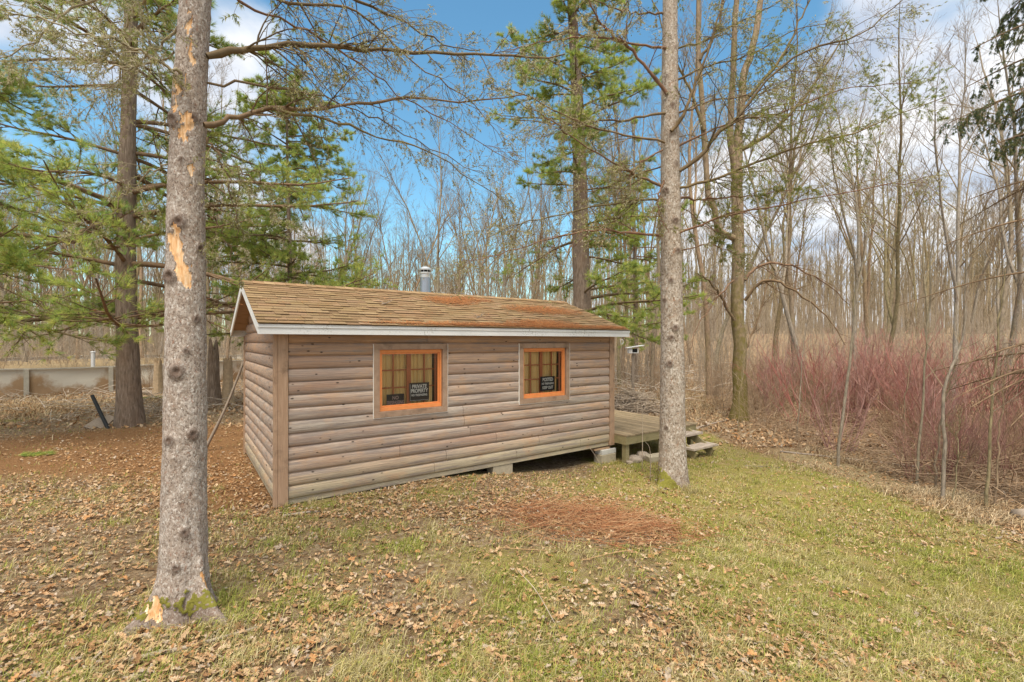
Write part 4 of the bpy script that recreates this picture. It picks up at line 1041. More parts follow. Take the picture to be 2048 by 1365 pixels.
white_pine('white_pine', gpt(-8.4, 17.5), 13, .12, 1.6, 4.6, 70, 'young white pine whose boughs show just above the low gable end of the roof', 24, (0, 0), 3)
white_pine('white_pine', gpt(-12.6, 8.9), 15, .2, 2.6, 4.6, 44, 'white pine leaning in from the edge of the yard beside the big furrowed pine', 27, (.3, 0), 3)
white_pine('white_pine', gpt(6.3, 24), 14, .16, 2.2, 2.8, 34, 'slim young white pine half hidden behind the speckled spruce trunk', 25, (0, 0), 2)

# drooping spruce just outside the yard: its hanging boughs reach in
def droop_spruce(base, seed, label):
    g = np.random.default_rng(seed); root = thing('spruce_tree', tuple(base), label, 'tree')
    z = np.linspace(-.3, 13, 24); v, q = tubes(np.stack([0 * z, 0 * z, z], -1)[None], (.2 * np.clip(1 - z / 13.2, .03, 1))[None], 20)
    obj('trunk', mesh('trunk', v, [q], np.zeros((len(v), 3)), True, [M['spruce']]), root)
    nb = 66; zb = g.uniform(1.6, 12.5, nb); a = g.uniform(0, 2 * np.pi, nb); a = np.where(g.random(nb) < .5, math.radians(185) + g.normal(0, .5, nb), a)
    L = 2.15 * np.clip(1.12 - zb / 13, .1, 1) * g.uniform(.7, 1.08, nb); t_ = np.linspace(0, 1, 10)
    P = np.stack([np.cos(a)[:, None] * L[:, None] * t_, np.sin(a)[:, None] * L[:, None] * t_, zb[:, None] + (.12 * t_ - .55 * t_ ** 2 + .2 * t_ ** 3) * L[:, None]], -1)
    R = np.linspace(.02, .005, 10)[None] * np.ones((nb, 1))
    P1, R1 = spawn(P, R, 15, .15, .98, .7, 1.3, .2, .46, 6, .4, -2.2, .06, .5, .4, .003, .3, g)
    low = zb < 5.0
    parts = [tubes(P, R, 6), tubes(P1, R1, 4)]
    P2, R2 = spawn(P1, R1, 5, .15, .98, .5, 1., .25, .5, 4, .6, -1.6, .08, .8, .4, .0025, .3, g); parts.append(tubes(P2, R2, 3))
    off = 0; VV, FF = [], []
    for v_, f_ in parts: VV.append(v_); FF.append(f_ + off); off += len(v_)
    cr = obj('crown', mesh('crown', np.concatenate(VV), [np.concatenate(FF)], None, True, [M['sprucetwig']]), root)
    keep = np.repeat(~low, 15); keep2 = np.repeat(keep, 5)
    pos, dr = sites_along([P1[keep], P2[keep2]], .05, 1., 5, g); v_, f_ = tufts(pos, dr, 8, .042, .7, .0075, g)
    obj('needles', mesh('needles', v_, [f_], green(len(pos), 24, BLUESPR, g), False, [M['needle']]), cr)
    return root
droop_spruce(gpt(7.95, 6.7), 31, 'dark spruce with drooping blue-green boughs at the lawn edge opposite the stripped trunk')

# ------------------------------------------------------------------ bare broadleaf trees
def bare_mesh(height, r0, seed, n1_=16, spread=.42, fork=0, S=8, t0=.38, lean=.03, n2__=8, n3=6, crook=.06):
    g = np.random.default_rng(seed)
    def stem(p0, d0, L, K):
        d = np.array(d0, float); P = [np.array(p0, float)]
        for k in range(K - 1):
            d = d + g.normal(size=3) * crook * (1, 1, .2)[0]; d[2] = max(d[2], .5); d /= np.linalg.norm(d); P.append(P[-1] + d * L / (K - 1))
        return np.array(P)
    K = 14; stems = []
    P0 = stem((0, 0, -.3), (g.normal() * lean, g.normal() * lean, 1), height, K); t_ = np.linspace(0, 1, K)
    R0 = r0 * (1 - t_) ** .8 + .004; R0[0] *= 1.5; R0[1] *= 1.02
    stems.append((P0, R0))
    for k in range(fork):
        i = int(K * g.uniform(.25, .5)); a = g.uniform(0, 6.28); s_ = stem(P0[i], (math.cos(a) * .35, math.sin(a) * .35, 1), height * (1 - i / K) * g.uniform(.8, 1.), K)
        stems.append((s_, R0[i] * .72 * (1 - t_) ** .8 + .004))
    tv, tf, off = [], [], 0
    for P, R in stems:
        v, q = tubes(P[None], R[None], S); tv.append(v); tf.append(q + off); off += len(v)
    tv = np.concatenate(tv); tf = np.concatenate(tf)
    P = np.stack([s_[0] for s_ in stems]); R = np.stack([s_[1] for s_ in stems])
    P1, R1 = spawn(P, R, n1_, t0, .985, .35, .85, spread * .6, spread, 8, .5, .35, .07, 1, .15, .006, .72, g)
    P2, R2 = spawn(P1, R1, n2__, .2, .98, .35, .85, .25, .6, 5, .55, .25, .08, 1, .25, .004, .5, g)
    P3, R3 = spawn(P2, R2, n3, .2, .98, .35, .8, .3, .7, 4, .6, .2, .1, 1, .4, .0042, .4, g)
    parts = [tubes(P1, R1, 5), tubes(P2, R2, 3), tubes(P3, R3, 3)]; off = 0; VV, FF = [], []
    for v_, f_ in parts: VV.append(v_); FF.append(f_ + off); off += len(v_)
    pm = np.zeros((len(tv), 3)); 
    return mesh('trunk', tv, [tf], pm, True, [M['bark']]), mesh('crown', np.concatenate(VV), [np.concatenate(FF)], None, True, [M['twig']])

def tree_from(ms, loc, label, group=None, rz=0., s=1., name='bare_tree', tilt=(0, 0)):
    r = thing(name, tuple(loc), label, 'tree', rz, group); r.scale = (s, s, s); r.rotation_euler = (tilt[0], tilt[1], rz)
    obj('trunk', ms[0], r); obj('crown', ms[1], r); return r

VAR = []
for k in range(14):
    h_ = [15, 17, 14, 19, 16, 13, 18, 15, 12, 17, 20, 14, 16, 18][k]
    VAR.append((h_, bare_mesh(h_, [.085, .10, .07, .125, .095, .065, .11, .09, .06, .115, .15, .08, .10, .13][k], 100 + k, [16, 18, 14, 20, 16, 14, 18, 16, 14, 18, 20, 14, 16, 20][k], .40, [0, 1, 0, 1, 0, 0, 1, 0, 0, 1, 2, 0, 1, 1][k])))

# trees that stand out, placed one by one: photo x, distance, variant, scale, tilt
NEAR = [
    (868, 27, 6, .92, (0, .0), 'bare tree with a slender dark trunk straight behind the cabin roof by the stovepipe'),
    (790, 26, 1, .80, (0, .16), 'bare tree leaning strongly towards the pine, behind the cabin roof'),
    (710, 30, 9, .80, (0, -.02), 'bare tree with forked grey trunk behind the roof between gable and stovepipe'),
    (1008, 30, 4, .78, (0, -.08), 'bare tree with an orange-lichened leaning trunk behind the roof, short of the pine'),
    (655, 29, 3, .74, (0, .03), 'bare tree with reddish bark in the row behind the low end of the roof'),
    (1420, 19, 9, 1.0, (0, -.07), 'bare tree with a tall pale stem leaning just beside the mossy tree'),
    (1305, 21, 12, .95, (0, .02), 'bare tree with moss-streaked trunk seen beside the speckled spruce, above the brush pile'),
    (1240, 23, 7, .95, (0, 0), 'bare tree with a thin trunk just past the eave corner of the cabin'),
    (1610, 20, 13, .85, (0, .05), 'bare tree with wide crown rising behind the red shrubs'),
    (1765, 17, 1, .82, (0, .09), 'bare tree leaning outwards with long forked limbs above the red shrubs'),
    (1715, 16, 9, .72, (0, .02), 'bare tree with a cluster of pale upright stems above the red shrubs'),
    (1900, 15, 6, .70, (0, .06), 'bare tree with yellowish lichened trunk near the drooping spruce'),
    (2000, 18, 3, .80, (0, .0), 'bare tree with broad grey trunk behind the drooping spruce'),
    (1545, 24, 10, .85, (0, -.03), 'thick bare tree with many forks well behind the mossy tree'),
    (60, 24, 10, .80, (0, .1), 'bare tree with pinkish forked limbs beyond the pool wall'),
    (420, 27, 9, .75, (0, .05), 'bare tree seen through pine boughs between stripped spruce and cabin'),
    (150, 30, 13, .8, (0, -.06), 'bare tree with a double stem well beyond the pool wall'),
]
for px, D, k, s_, tl, lab in NEAR:
    x = (px - CX) / F * D; tree_from(VAR[k][1], gpt(x, D), lab, None, random.uniform(0, 6), s_, tilt=tl)

# the mossy many-stemmed tree beside the lawn
def mossy_tree():
    base = gpt(7.18, 14.7); root = thing('mossy_tree', tuple(base), 'thick mossy-barked tree forking into several stems beside the lawn edge', 'tree')
    D = 14.7
    def pth(pts, d0=D, d1=D, K=16): return branch_from_path(pts, d0, d1, K, .02) - base
    main = [([(1480, 850), (1479, 780), (1478, 640), (1476, 500), (1474, 400), (1472, 330)], .215, .165), ([(1472, 345), (1478, 250), (1490, 150), (1512, 60), (1530, -60)], .135, .085), ([(1474, 360), (1462, 280), (1466, 160), (1470, 60), (1480, -60)], .10, .07),
            ([(1476, 480), (1440, 460), (1420, 390), (1408, 250), (1400, 120), (1398, -60)], .10, .07)]
    VV, FF, off = [], [], 0
    st_ = []
    for k, (pts, a, b) in enumerate(main):
        P = pth(pts, D, D + (0, .6, -.5, -.3)[k]); R = np.linspace(a, b, 16)
        if k == 0: R = R + .16 * np.exp(-np.clip(P[:, 2], 0, 9) / .25); P[0, 2] -= .3
        v, q = tubes(P[None], R[None], 18); v = v + (fbm(v * np.array([9, 9, 2.]), 3, k)[:, None] - .5) * .06 * np.array([1, 1, 0]); VV.append(v); FF.append(q + off); off += len(v); st_.append((P, R))
    V = np.concatenate(VV); pm = np.clip(.74 - V[:, 2] * .06, .2, .7) * (V[:, 0] < 5)
    obj('trunk', mesh('trunk', V, [np.concatenate(FF)], np.stack([0 * pm, pm, 0 * pm], -1), True, [M['bark']]), root)
    limbs = [([(1490, 600), (1520, 565), (1560, 565), (1610, 595), (1660, 640), (1690, 690)], 14.5, 13.2, .055, .012), ([(1490, 560), (1520, 530), (1575, 530), (1640, 560), (1700, 610)], 14.6, 14.8, .05, .01),
             ([(1468, 640), (1440, 590), (1415, 560), (1390, 545)], 14.5, 13.8, .05, .012), ([(1490, 700), (1515, 640), (1535, 560), (1540, 520)], 14.8, 15.6, .04, .01), ([(1468, 560), (1430, 600), (1395, 650), (1380, 700)], 14.4, 13.6, .03, .008),
             ([(1480, 300), (1560, 250), (1640, 150), (1700, 40)], 14.7, 14.2, .07, .015), ([(1490, 200), (1560, 120), (1600, 40), (1640, -40)], 15, 15, .06, .015), ([(1408, 260), (1380, 180), (1340, 100), (1300, -20)], 14.4, 14, .06, .015), ([(1400, 120), (1440, 40), (1450, -50)], 14.4, 14.4, .05, .02)]
    for path, d0, d1, a, b in limbs:
        P = branch_from_path(path, d0, d1, 18, .02) - base; R = np.linspace(a, b, 18)
        V, q, _ = twiggy(P, R, n1_=14, l1=(.15, .45), n2__=6, droop=-.1, n3=3); obj('branch', mesh('branch', V, [q], None, True, [M['sprucetwig']]), root)
mossy_tree()

# the many trees of the wood
def region(px, D): return 'left' if px < 620 else ('mid' if px < 1180 else 'right')
GROUPS = {'left': ('slender bare tree in the wood beyond the pool wall and pines', 'bare trees of the wood beyond the pool'),
          'mid': ('slender bare tree in the dense row of woods behind the cabin roof', 'bare trees of the wood behind the cabin'),
          'right': ('slender bare tree in the wood beyond the red-stemmed shrubs', 'bare trees of the wood beyond the red shrubs')}
cnt = 0; taken = []
gw = np.random.default_rng(77)
while cnt < 205:
    px = gw.uniform(-120, 2170); D = 19 + 43 * gw.random() ** .8
    x = (px - CX) / F * D
    if px > 1380 and D < 21: continue
    if 470 < px < 1200 and D < 25: continue
    if px < 330 and D < 27: continue
    if px > 1400 and gw.random() < .62: continue
    if any((x - a) ** 2 + (D - b) ** 2 < 1.1 for a, b in taken): continue
    taken.append((x, D)); h_, ms = VAR[gw.integers(0, 14)]
    want = gw.uniform(10.5, 15.5) if 470 < px < 1150 else gw.uniform(13, 20)
    lab, grp = GROUPS[region(px, D)]
    tree_from(ms, gpt(x, D), lab, grp, gw.uniform(0, 6.28), want / h_, tilt=(gw.normal() * .03, gw.normal() * .045)); cnt += 1

# the far wood that reads as one mass
gf = np.random.default_rng(91); N = 1900
D = gf.uniform(52, 118, N); x = (gf.uniform(-300, 2350, N) - CX) / F * D; z0 = gz(x, D); hh_ = gf.uniform(9, 17, N)
P = np.stack([x[:, None] + gf.normal(0, .35, (N, 6)).cumsum(1) * .5, D[:, None] + np.zeros((N, 6)), z0[:, None] + hh_[:, None] * np.linspace(-.02, 1, 6)[None]], -1)
R = gf.uniform(.07, .17, N)[:, None] * np.linspace(1, .12, 6)[None]
P1, R1 = spawn(P, R, 9, .3, .98, .3, .8, .15, .35, 5, .5, .3, .08, 1, .3, .02, .6, gf); P2, R2 = spawn(P1, R1, 5, .2, .98, .3, .8, .3, .6, 4, .6, .2, .1, 1, .4, .014, .4, gf)
parts = [tubes(P, R, 5), tubes(P1, R1, 3), tubes(P2, R2, 3)]; off = 0; VV, FF = [], []
for v_, f_ in parts: VV.append(v_); FF.append(f_ + off); off += len(v_)
tag(obj('far_woods', mesh('far_woods', np.concatenate(VV), [np.concatenate(FF)], None, True, [M['twig']])), 'hazy mass of bare distant woods beyond the nearer trees', 'woods', kind='stuff')

# ------------------------------------------------------------------ thicket, saplings, brush
def shrub_mesh(seed, n, h, spread, mat, r=.006, arch=.0, n1_=6, n2__=3):
    g = np.random.default_rng(seed); a = g.uniform(0, 6.28, n); rad = g.uniform(0, .28, n); tl = g.uniform(.03, spread, n)
    base = np.stack([rad * np.cos(a), rad * np.sin(a), np.full(n, -.05)], -1); d = np.stack([tl * np.cos(a), tl * np.sin(a), np.ones(n)], -1); d /= np.linalg.norm(d, axis=1, keepdims=True)
    L = g.uniform(.5, 1.05, n) * h; K = 8; pts = [base]
    for k in range(1, K):
        d = d + g.normal(size=d.shape) * .07; d[:, 2] -= arch / K; d /= np.linalg.norm(d, axis=1, keepdims=True); pts.append(pts[-1] + d * (L / (K - 1))[:, None])
    P = np.stack(pts, 1); R = r * g.uniform(.6, 1.7, n)[:, None] * np.linspace(1, .35, K)[None]
    P1, R1 = spawn(P, R, n1_, .35, .98, .3, .75, .18, .42, 5, .65, .25, .07, 1, .4, .003, .4, g); P2, R2 = spawn(P1, R1, n2__, .3, .98, .3, .7, .3, .6, 3, .7, .2, .08, 1, .5, .0025, .3, g)
    parts = [tubes(P, R, 4), tubes(P1, R1, 3), tubes(P2, R2, 3)]; off = 0; VV, FF = [], []
    for v_, f_ in parts: VV.append(v_); FF.append(f_ + off); off += len(v_)
    return mesh('shrub', np.concatenate(VV), [np.concatenate(FF)], None, True, [mat])
RED = [shrub_mesh(200 + k, 19, 2.4, .5, M['redtwig'], .009) for k in range(5)]
BRN = [shrub_mesh(220 + k, 26, 1.9, .6, M['browntwig'], .006) for k in range(4)]
gs = np.random.default_rng(5)
k = 0
for i_ in range(400):
    if k >= 64: break
    D = gs.uniform(8.6, 18.5); px = gs.uniform(1540, 2200) if D > 10 else gs.uniform(1800, 2250); x = (px - CX) / F * D
    if x < 7.2 + .06 * (D - 8) or (x - 7.2) ** 2 + (D - 14.7) ** 2 < 1: continue
    o = obj('red_shrub', RED[k % 5]); p = gpt(x, D, -.03); o.location = p; s_ = gs.uniform(.9, 1.25) * (.62 if D < 10 else 1); o.scale = (s_ * 1.1, s_ * 1.1, s_); o.rotation_euler = (0, 0, gs.uniform(0, 6.28))
    tag(o, 'red-stemmed leafless shrub in the thicket along the lawn edge', 'shrub', 'red shrubs of the thicket'); k += 1
k = 0
for i_ in range(600):
    if k >= 56: break
    zone = gs.random()
    if zone < .5: D = gs.uniform(11.5, 21); px = gs.uniform(1390, 1680)
    elif zone < .75: D = gs.uniform(7.6, 12); px = gs.uniform(1780, 2200)
    else: D = gs.uniform(18, 28); px = gs.uniform(-60, 330) if gs.random() < .6 else gs.uniform(1230, 1420)
    x = (px - CX) / F * D
    if px > 1380 and x < 7.1: continue
    s_ = gs.uniform(.6, 1.05) * (.75 if D < 12 else 1)
    o = obj('brown_shrub', BRN[k % 4]); o.location = gpt(x, D, -.03); o.scale = (s_,) * 3; o.rotation_euler = (0, 0, gs.uniform(0, 6.28))
    lab, grp = (('brown leafless shrub among the woods beyond the pool wall', 'brown shrubs beyond the pool') if px < 400 else ('brown leafless shrub in the undergrowth past the deck end', 'brown shrubs past the deck') if px < 1425 and D > 18 else ('brown twiggy shrub at the edge of the red thicket', 'brown shrubs of the thicket'))
    tag(o, lab, 'shrub', grp); k += 1

def sapling(path, d0, d1, r0, r1, label, n1_=10, l1=(.12, .3), mat='bark'):
    P = branch_from_path(path, d0, d1, 18, .012); base = gpt(P[0][0], P[0][1]); P = P - P[0]; P[0, 2] -= .1
    root = thing('sapling', tuple(base), label, 'sapling', group=None)
    R = np.linspace(r0, r1, 18); v, q = tubes(P[None], R[None], 8); obj('trunk', mesh('trunk', v, [q], np.zeros((len(v), 3)), True, [M['bark']]), root)
    V, q, _ = twiggy(P, R, n1_=n1_, l1=l1, n2__=5, droop=.25, n3=3); keep = len(P) * 6
    P1, R1 = spawn(P[None], R[None], n1_, .3, .98, .4, .9, l1[0], l1[1], 8, .45, .3, .07, 1, .3, .004, .5); P2, R2 = spawn(P1, R1, 5, .2, .98, .4, .9, .3, .6, 5, .6, .2, .1, 1, .4, .003, .4)
    a = tubes(P1, R1, 4); b = tubes(P2, R2, 3); obj('crown', mesh('crown', np.concatenate([a[0], b[0]]), [np.concatenate([a[1], b[1] + len(a[0])])], None, True, [M['twig']]), root)
SAP = [
    ([(1676, 932), (1688, 820), (1700, 700), (1712, 600), (1728, 500), (1742, 420), (1750, 340)], 9.4, 9.6, 0.0304, 0.0096, 'straight slender grey sapling standing where lawn meets the red thicket'),
    ([(1832, 978), (1842, 860), (1850, 740), (1858, 640), (1862, 540), (1870, 440)], 8.2, 8.4, 0.0208, 0.0072, 'thin pale sapling between the straight grey sapling and the crooked forked sapling'),
    ([(1884, 1020), (1890, 920), (1886, 830), (1896, 760), (1925, 700), (1930, 600), (1940, 520), (1960, 420)], 7.0, 7.2, 0.0264, 0.0080, 'crooked grey sapling bending outwards above its middle, at the straw verge'),
    ([(1872, 950), (1874, 880), (1885, 800), (1898, 745), (1915, 690)], 7.9, 7.9, 0.0176, 0.0072, 'short brown sapling leaning against the crooked forked sapling'),
    ([(1902, 1035), (1912, 960), (1918, 890), (1922, 840)], 6.9, 7.0, 0.0104, 0.0040, 'thin low sapling shoot beside the crooked sapling'),
    ([(1972, 1040), (1978, 920), (1982, 820), (1990, 740), (2000, 640), (2010, 560)], 6.7, 6.9, 0.0216, 0.0072, 'upright grey sapling near the cut log at the lawn corner'),
    ([(1990, 1045), (1998, 940), (2002, 860), (2012, 760), (2030, 680)], 6.8, 7.0, 0.0136, 0.0048, 'slim dark sapling close beside the upright sapling near the cut log'),
    ([(1800, 940), (1806, 860), (1812, 790), (1822, 720), (1830, 650)], 9.3, 9.5, 0.0128, 0.0048, 'brown whip-like sapling in front of the middle of the red thicket'),
    ([(1595, 880), (1600, 790), (1606, 700), (1620, 610), (1625, 520)], 12.3, 12.5, 0.0176, 0.0064, 'slim brown sapling at the near end of the red thicket'),
    ([(1476, 862), (1480, 780), (1490, 690), (1498, 620), (1512, 560)], 12.9, 13.1, 0.0144, 0.0056, 'pale sapling standing close in front of the mossy tree trunk'),
    ([(1410, 848), (1412, 780), (1410, 720), (1416, 660)], 13.6, 13.8, 0.0096, 0.0040, 'thin dark sapling behind the deck steps'),
    ([(1448, 830), (1444, 770), (1440, 700), (1446, 640)], 15.2, 15.4, 0.0096, 0.0040, 'thin dark sapling between the deck steps and the mossy tree'),
]
for s_ in SAP: sapling(*s_)
# thin shoots in front of the deck
for px, py, D, top, lab in ((1284, 888, 8.6, 740, 'thin pale whip growing up in front of the deck boards'), (1300, 955, 8.0, 880, 'tiny dark seedling stem in the grass before the deck')):
    p = at(px, py, D); b = gpt(p[0], p[1]); hh_ = (py - top) / F * D
    o = MB().tube(resample([(0, 0, -.03), (.01, 0, hh_ * .5), (-.01, 0, hh_ * .9), (-.08, 0, hh_ * 1.05)], 10), np.linspace(.008, .003, 10), 5).build('shoot', M['paletwig' if top < 800 else 'stick'], None, True); o.location = b; tag(o, lab, 'shoot')

# undergrowth: tangle of fallen twigs along the wood's edge
gu = np.random.default_rng(15)
def tangle(n, xs, ys, L, zmax, r, g):
    x, y = g.uniform(*xs, n), g.uniform(*ys, n); a = g.uniform(0, 6.28, n); l = g.uniform(.4, 1, n) * L; K = 6
    d = np.stack([np.cos(a), np.sin(a), g.normal(0, .22, n)], -1); p = np.stack([x, y, gz(x, y) + g.uniform(.0, 1, n) ** 2 * zmax], -1); pts = [p]
    for k in range(1, K):
        d = d + g.normal(size=d.shape) * .16; d /= np.linalg.norm(d, axis=1, keepdims=True); q_ = pts[-1] + d * (l / (K - 1))[:, None]; q_[:, 2] = np.maximum(q_[:, 2], gz(q_[:, 0], q_[:, 1]) + .01); pts.append(q_)
    P = np.stack(pts, 1); R = r * g.uniform(.5, 1.6, n)[:, None] * np.linspace(1, .4, K)[None]
    return P, R
PR = [tangle(1500, (6.9, 13.5), (7.2, 13.5), 1.3, .5, .007, gu), tangle(700, (6.8, 12), (12, 19), 1.4, .4, .007, gu), tangle(160, (6.7, 9), (6, 8.5), 1.2, .35, .006, gu)]
P = np.concatenate([a for a, b in PR]); R = np.concatenate([b for a, b in PR])
m = P[:, :, 0].min(1) > 6.5; v, q = tubes(P[m], R[m], 4)
tag(obj('undergrowth', mesh('undergrowth', v, [q], None, True, [M['browntwig']])), 'tangle of fallen brown twigs under the red thicket', 'undergrowth', kind='stuff')
M['understory'] = m_twig('understory_whip', [(0, (.38, .31, .235)), (1, (.38, .31, .235))])
NS = 7000
gt = np.random.default_rng(66); D = 21 + 40 * gt.random(NS) ** 1.2; x = (gt.uniform(-150, 2250, NS) - CX) / F * D; hs2 = gt.uniform(.8, 3.6, NS) * (1 + sst(26, 45, D))
P = np.stack([x[:, None] + gt.normal(0, .10, (NS, 6)).cumsum(1), D[:, None] + gt.normal(0, .10, (NS, 6)).cumsum(1), gz(x, D)[:, None] + hs2[:, None] * np.linspace(-.03, 1, 6)[None]], -1)
R = gt.uniform(.006, .018, NS)[:, None] * np.linspace(1, .3, 6)[None]; P1, R1 = spawn(P, R, 5, .25, .98, .4, .9, .2, .45, 4, .6, .2, .08, 1, .4, .006, .4, gt)
a_, b_ = tubes(P, R, 4), tubes(P1, R1, 3)
tag(obj('understory', mesh('understory', np.concatenate([a_[0], b_[0]]), [np.concatenate([a_[1], b_[1] + len(a_[0])])], None, True, [M['understory']])), 'hazy understory of thin brown whips between the trunks of the wood', 'undergrowth', kind='stuff')
PR = [tangle(520, (-22, -6), (13, 22), 1.5, .35, .008, gu), tangle(120, (-12.2, -9), (12.2, 14), 1.2, .5, .006, gu), tangle(420, (-8, 6), (16, 26), 1.7, .5, .012, gu), tangle(240, (4, 12), (19, 30), 2, .5, .014, gu)]
P = np.concatenate([a for a, b in PR]); R = np.concatenate([b for a, b in PR]); v, q = tubes(P, R, 4)
tag(obj('undergrowth', mesh('undergrowth', v, [q], None, True, [M['paletwig']])), 'scattered pale dead twigs lying under the pines and behind the cabin', 'undergrowth', kind='stuff')

# ------------------------------------------------------------------ things about the yard
def frame_at(p, dirx):
    d = np.array(dirx, float); d[2] = 0; d /= np.linalg.norm(d); return d
# old above-ground pool
PC, PR_, PH = np.array([-23.2, 25.6]), 9.2, 1.05
pool = thing('pool', (PC[0], PC[1], float(gz(-17, 19))), 'abandoned round above-ground pool with stained sagging wall', 'pool')
S = 160; a = np.arange(S) * 2 * np.pi / S; hs_ = np.linspace(-.1, PH, 8)
Hg, Ag = np.meshgrid(hs_, a, indexing='ij')
rr = PR_ + .05 * (fbm(np.stack([np.cos(Ag).ravel() * 9, np.sin(Ag).ravel() * 9, Hg.ravel() * 2.5], 1), 3, 4).reshape(Ag.shape) - .5) * np.sin(np.clip(Hg / PH, 0, 1) * np.pi) * 4
V = np.stack([rr * np.cos(Ag), rr * np.sin(Ag), Hg - .04 * np.sin(Ag * 5)], -1).reshape(-1, 3)
k = np.arange(7)[:, None] * S; s_ = np.arange(S)[None]; s2 = (s_ + 1) % S
q = np.stack([k + s_, k + s2, k + S + s2, k + S + s_], -1).reshape(-1, 4)
rust = np.clip(.85 - Hg / PH * 1.0 + .35 * (np.sin(Ag * 23) > .3), 0, 1); 
obj('liner_wall', mesh('liner_wall', V, [q], np.stack([rust, rust, rust], -1), True, [M['pool']]), pool)
P = np.stack([(PR_ + .02) * np.cos(a), (PR_ + .02) * np.sin(a), PH + .0 - .04 * np.sin(a * 5)], 1); P = np.vstack([P, P[:1]])
rl = MB()
for i in range(S): rl.bar(P[i], P[i + 1] + (P[i + 1] - P[i]) * .01, .16, .05)
rl.build('top_rail', M['poolcap'], pool)
for i in range(24):
    b_ = 2 * np.pi * i / 24 + .02; c_, s__ = math.cos(b_), math.sin(b_)
    pm_ = MB(); pm_.bar(((PR_ + .09) * c_, (PR_ + .09) * s__, -.1), ((PR_ + .09) * c_, (PR_ + .09) * s__, PH - .03), .15, .06, up=(c_, s__, 0)); pm_.build('upright', M['poolcap'], pool, bevel=.01)
V, f = ico(2); V = V * np.array([8.9, 8.9, .25]); o = obj('debris_fill', mesh('debris_fill', V + (0, 0, PH - .28), [f], np.tile([0, .2, .5], (len(V), 1)), True, [M['ground']]), pool)
p = at(185, 738, 18.0)
sk = MB(); sk.box((-.06, -.05, -.3), (.06, .05, .46)); sk.box((-.075, -.065, .40), (.075, .065, .45)); o = sk.build('white_post', M['whitebox'], None, bevel=.02); p = at(186, 702, 20.2); o.location = (p[0], p[1], p[2] - .46)
tag(o, 'short white post standing on the rim of the old pool', 'post')

# leaning black pipe, boards and twigs at the furrowed pine
p0 = at(217, 866, 11.2); p1 = at(184, 790, 11.3); p0[2] = float(gz(p0[0], p0[1])) - .03
o = MB().tube([p0 - p0, p1 - p0], [.04, .038], 10).build('pipe', M['blackpipe']); o.location = p0; tag(o, 'black plastic pipe leaning up from the ground beside the furrowed pine', 'pipe')
for k, (px0, py0, px1, py1, lab) in enumerate(((176, 860, 205, 838, 'weathered grey board propped low against the furrowed pine, outer one'), (196, 858, 224, 832, 'weathered grey board propped low against the furrowed pine, inner one'))):
    a_ = at(px0, py0, 11.15 + .1 * k); b_ = at(px1, py1, 11.5 + .1 * k); a_[2] = float(gz(a_[0], a_[1])); 
    o = MB().bar((0, 0, 0), b_ - a_, .22, .04, up=(.3, -.8, .6)).build('board', M['stick'], None, bevel=.004); o.location = a_; tag(o, lab, 'board')
# pole leaning on the back corner of the cabin
a_ = at(408, 858, 8.9); a_[2] = float(gz(a_[0], a_[1])) - .02; b_ = at(491, 715, 8.95)
o = MB().tube(resample([a_ - a_, (b_ - a_) * .5 + (.02, 0, -.05), b_ - a_], 12), np.linspace(.032, .018, 12), 8).build('pole', M['stick'], None, True); o.location = a_; tag(o, 'brown bare pole leaning against the far corner of the gable wall', 'pole')
# broken stumps and logs
def snag(px, py, D, w_, h_, label, mat='rotwood', name='broken_stump'):
    p = at(px, py, D); b = gpt(p[0], p[1], -.05); S = 14; K = 9; th = np.arange(S) * 2 * np.pi / S; zz = np.linspace(0, 1, K)
    top = h_ * (.6 + .4 * vnoise(np.stack([np.cos(th) * 2, np.sin(th) * 2, np.full(S, px * .1)], 1), 3))
    Z_ = zz[:, None] * top[None]; R_ = w_ / 2 * (1 - .3 * zz[:, None] + .35 * np.exp(-zz[:, None] * 8)) * (1 + .2 * (vnoise(np.stack([np.tile(np.cos(th) * 3, K), np.tile(np.sin(th) * 3, K), Z_.ravel() * 2], 1), 5).reshape(K, S) - .5))
    V = np.stack([R_ * np.cos(th), R_ * np.sin(th), Z_], -1).reshape(-1, 3); k = np.arange(K - 1)[:, None] * S; s_ = np.arange(S)[None]; s2 = (s_ + 1) % S
    q = np.stack([k + s_, k + s2, k + S + s2, k + S + s_], -1).reshape(-1, 4); V = np.vstack([V, [0, 0, top.mean() * .8]]); tri = np.stack([(K - 1) * S + np.arange(S), (K - 1) * S + (np.arange(S) + 1) % S, np.full(S, len(V) - 1)], -1)
    o = obj(name, mesh(name, V, [q, tri], np.zeros((len(V), 3)), False, [M[mat]])); o.location = b; return tag(o, label, 'stump')
snag(316, 760, 17.5, .34, 1.75, 'tall broken rotten stump behind the stripped spruce trunk')
snag(456, 786, 15.5, .36, 1.9, 'broken stump with pale torn top beyond the leaning pole')
snag(427, 790, 15.3, .42, 2.6, 'mossy broken trunk beside the torn stump beyond the leaning pole', 'pinebark')
def log(px0, py0, px1, py1, D0, D1, r, label, mat='stick', K=10, name='fallen_log', r1=None, lift=0.):
    a_ = at(px0, py0, D0); b_ = at(px1, py1, D1); ts = np.linspace(0, 1, K)[:, None]; P = a_ + (b_ - a_) * ts
    P[:, :2] += np.cumsum(rng.normal(0, r * .35, (K, 2)), 0) * np.sin(ts * np.pi); P[:, 2] = gz(P[:, 0], P[:, 1]) + r * .7 + lift
    o = MB().tube(P - P[0], np.linspace(r, r1 or r * .7, K), 8).build(name, M[mat], None, True); o.location = P[0]; return tag(o, label, 'log' if 'log' in name else 'stick')
log(258, 1312, 516, 1252, 3.05, 3.4, .017, 'long pale grey stick lying on leaves in front of the stripped spruce', name='stick', r1=.010)
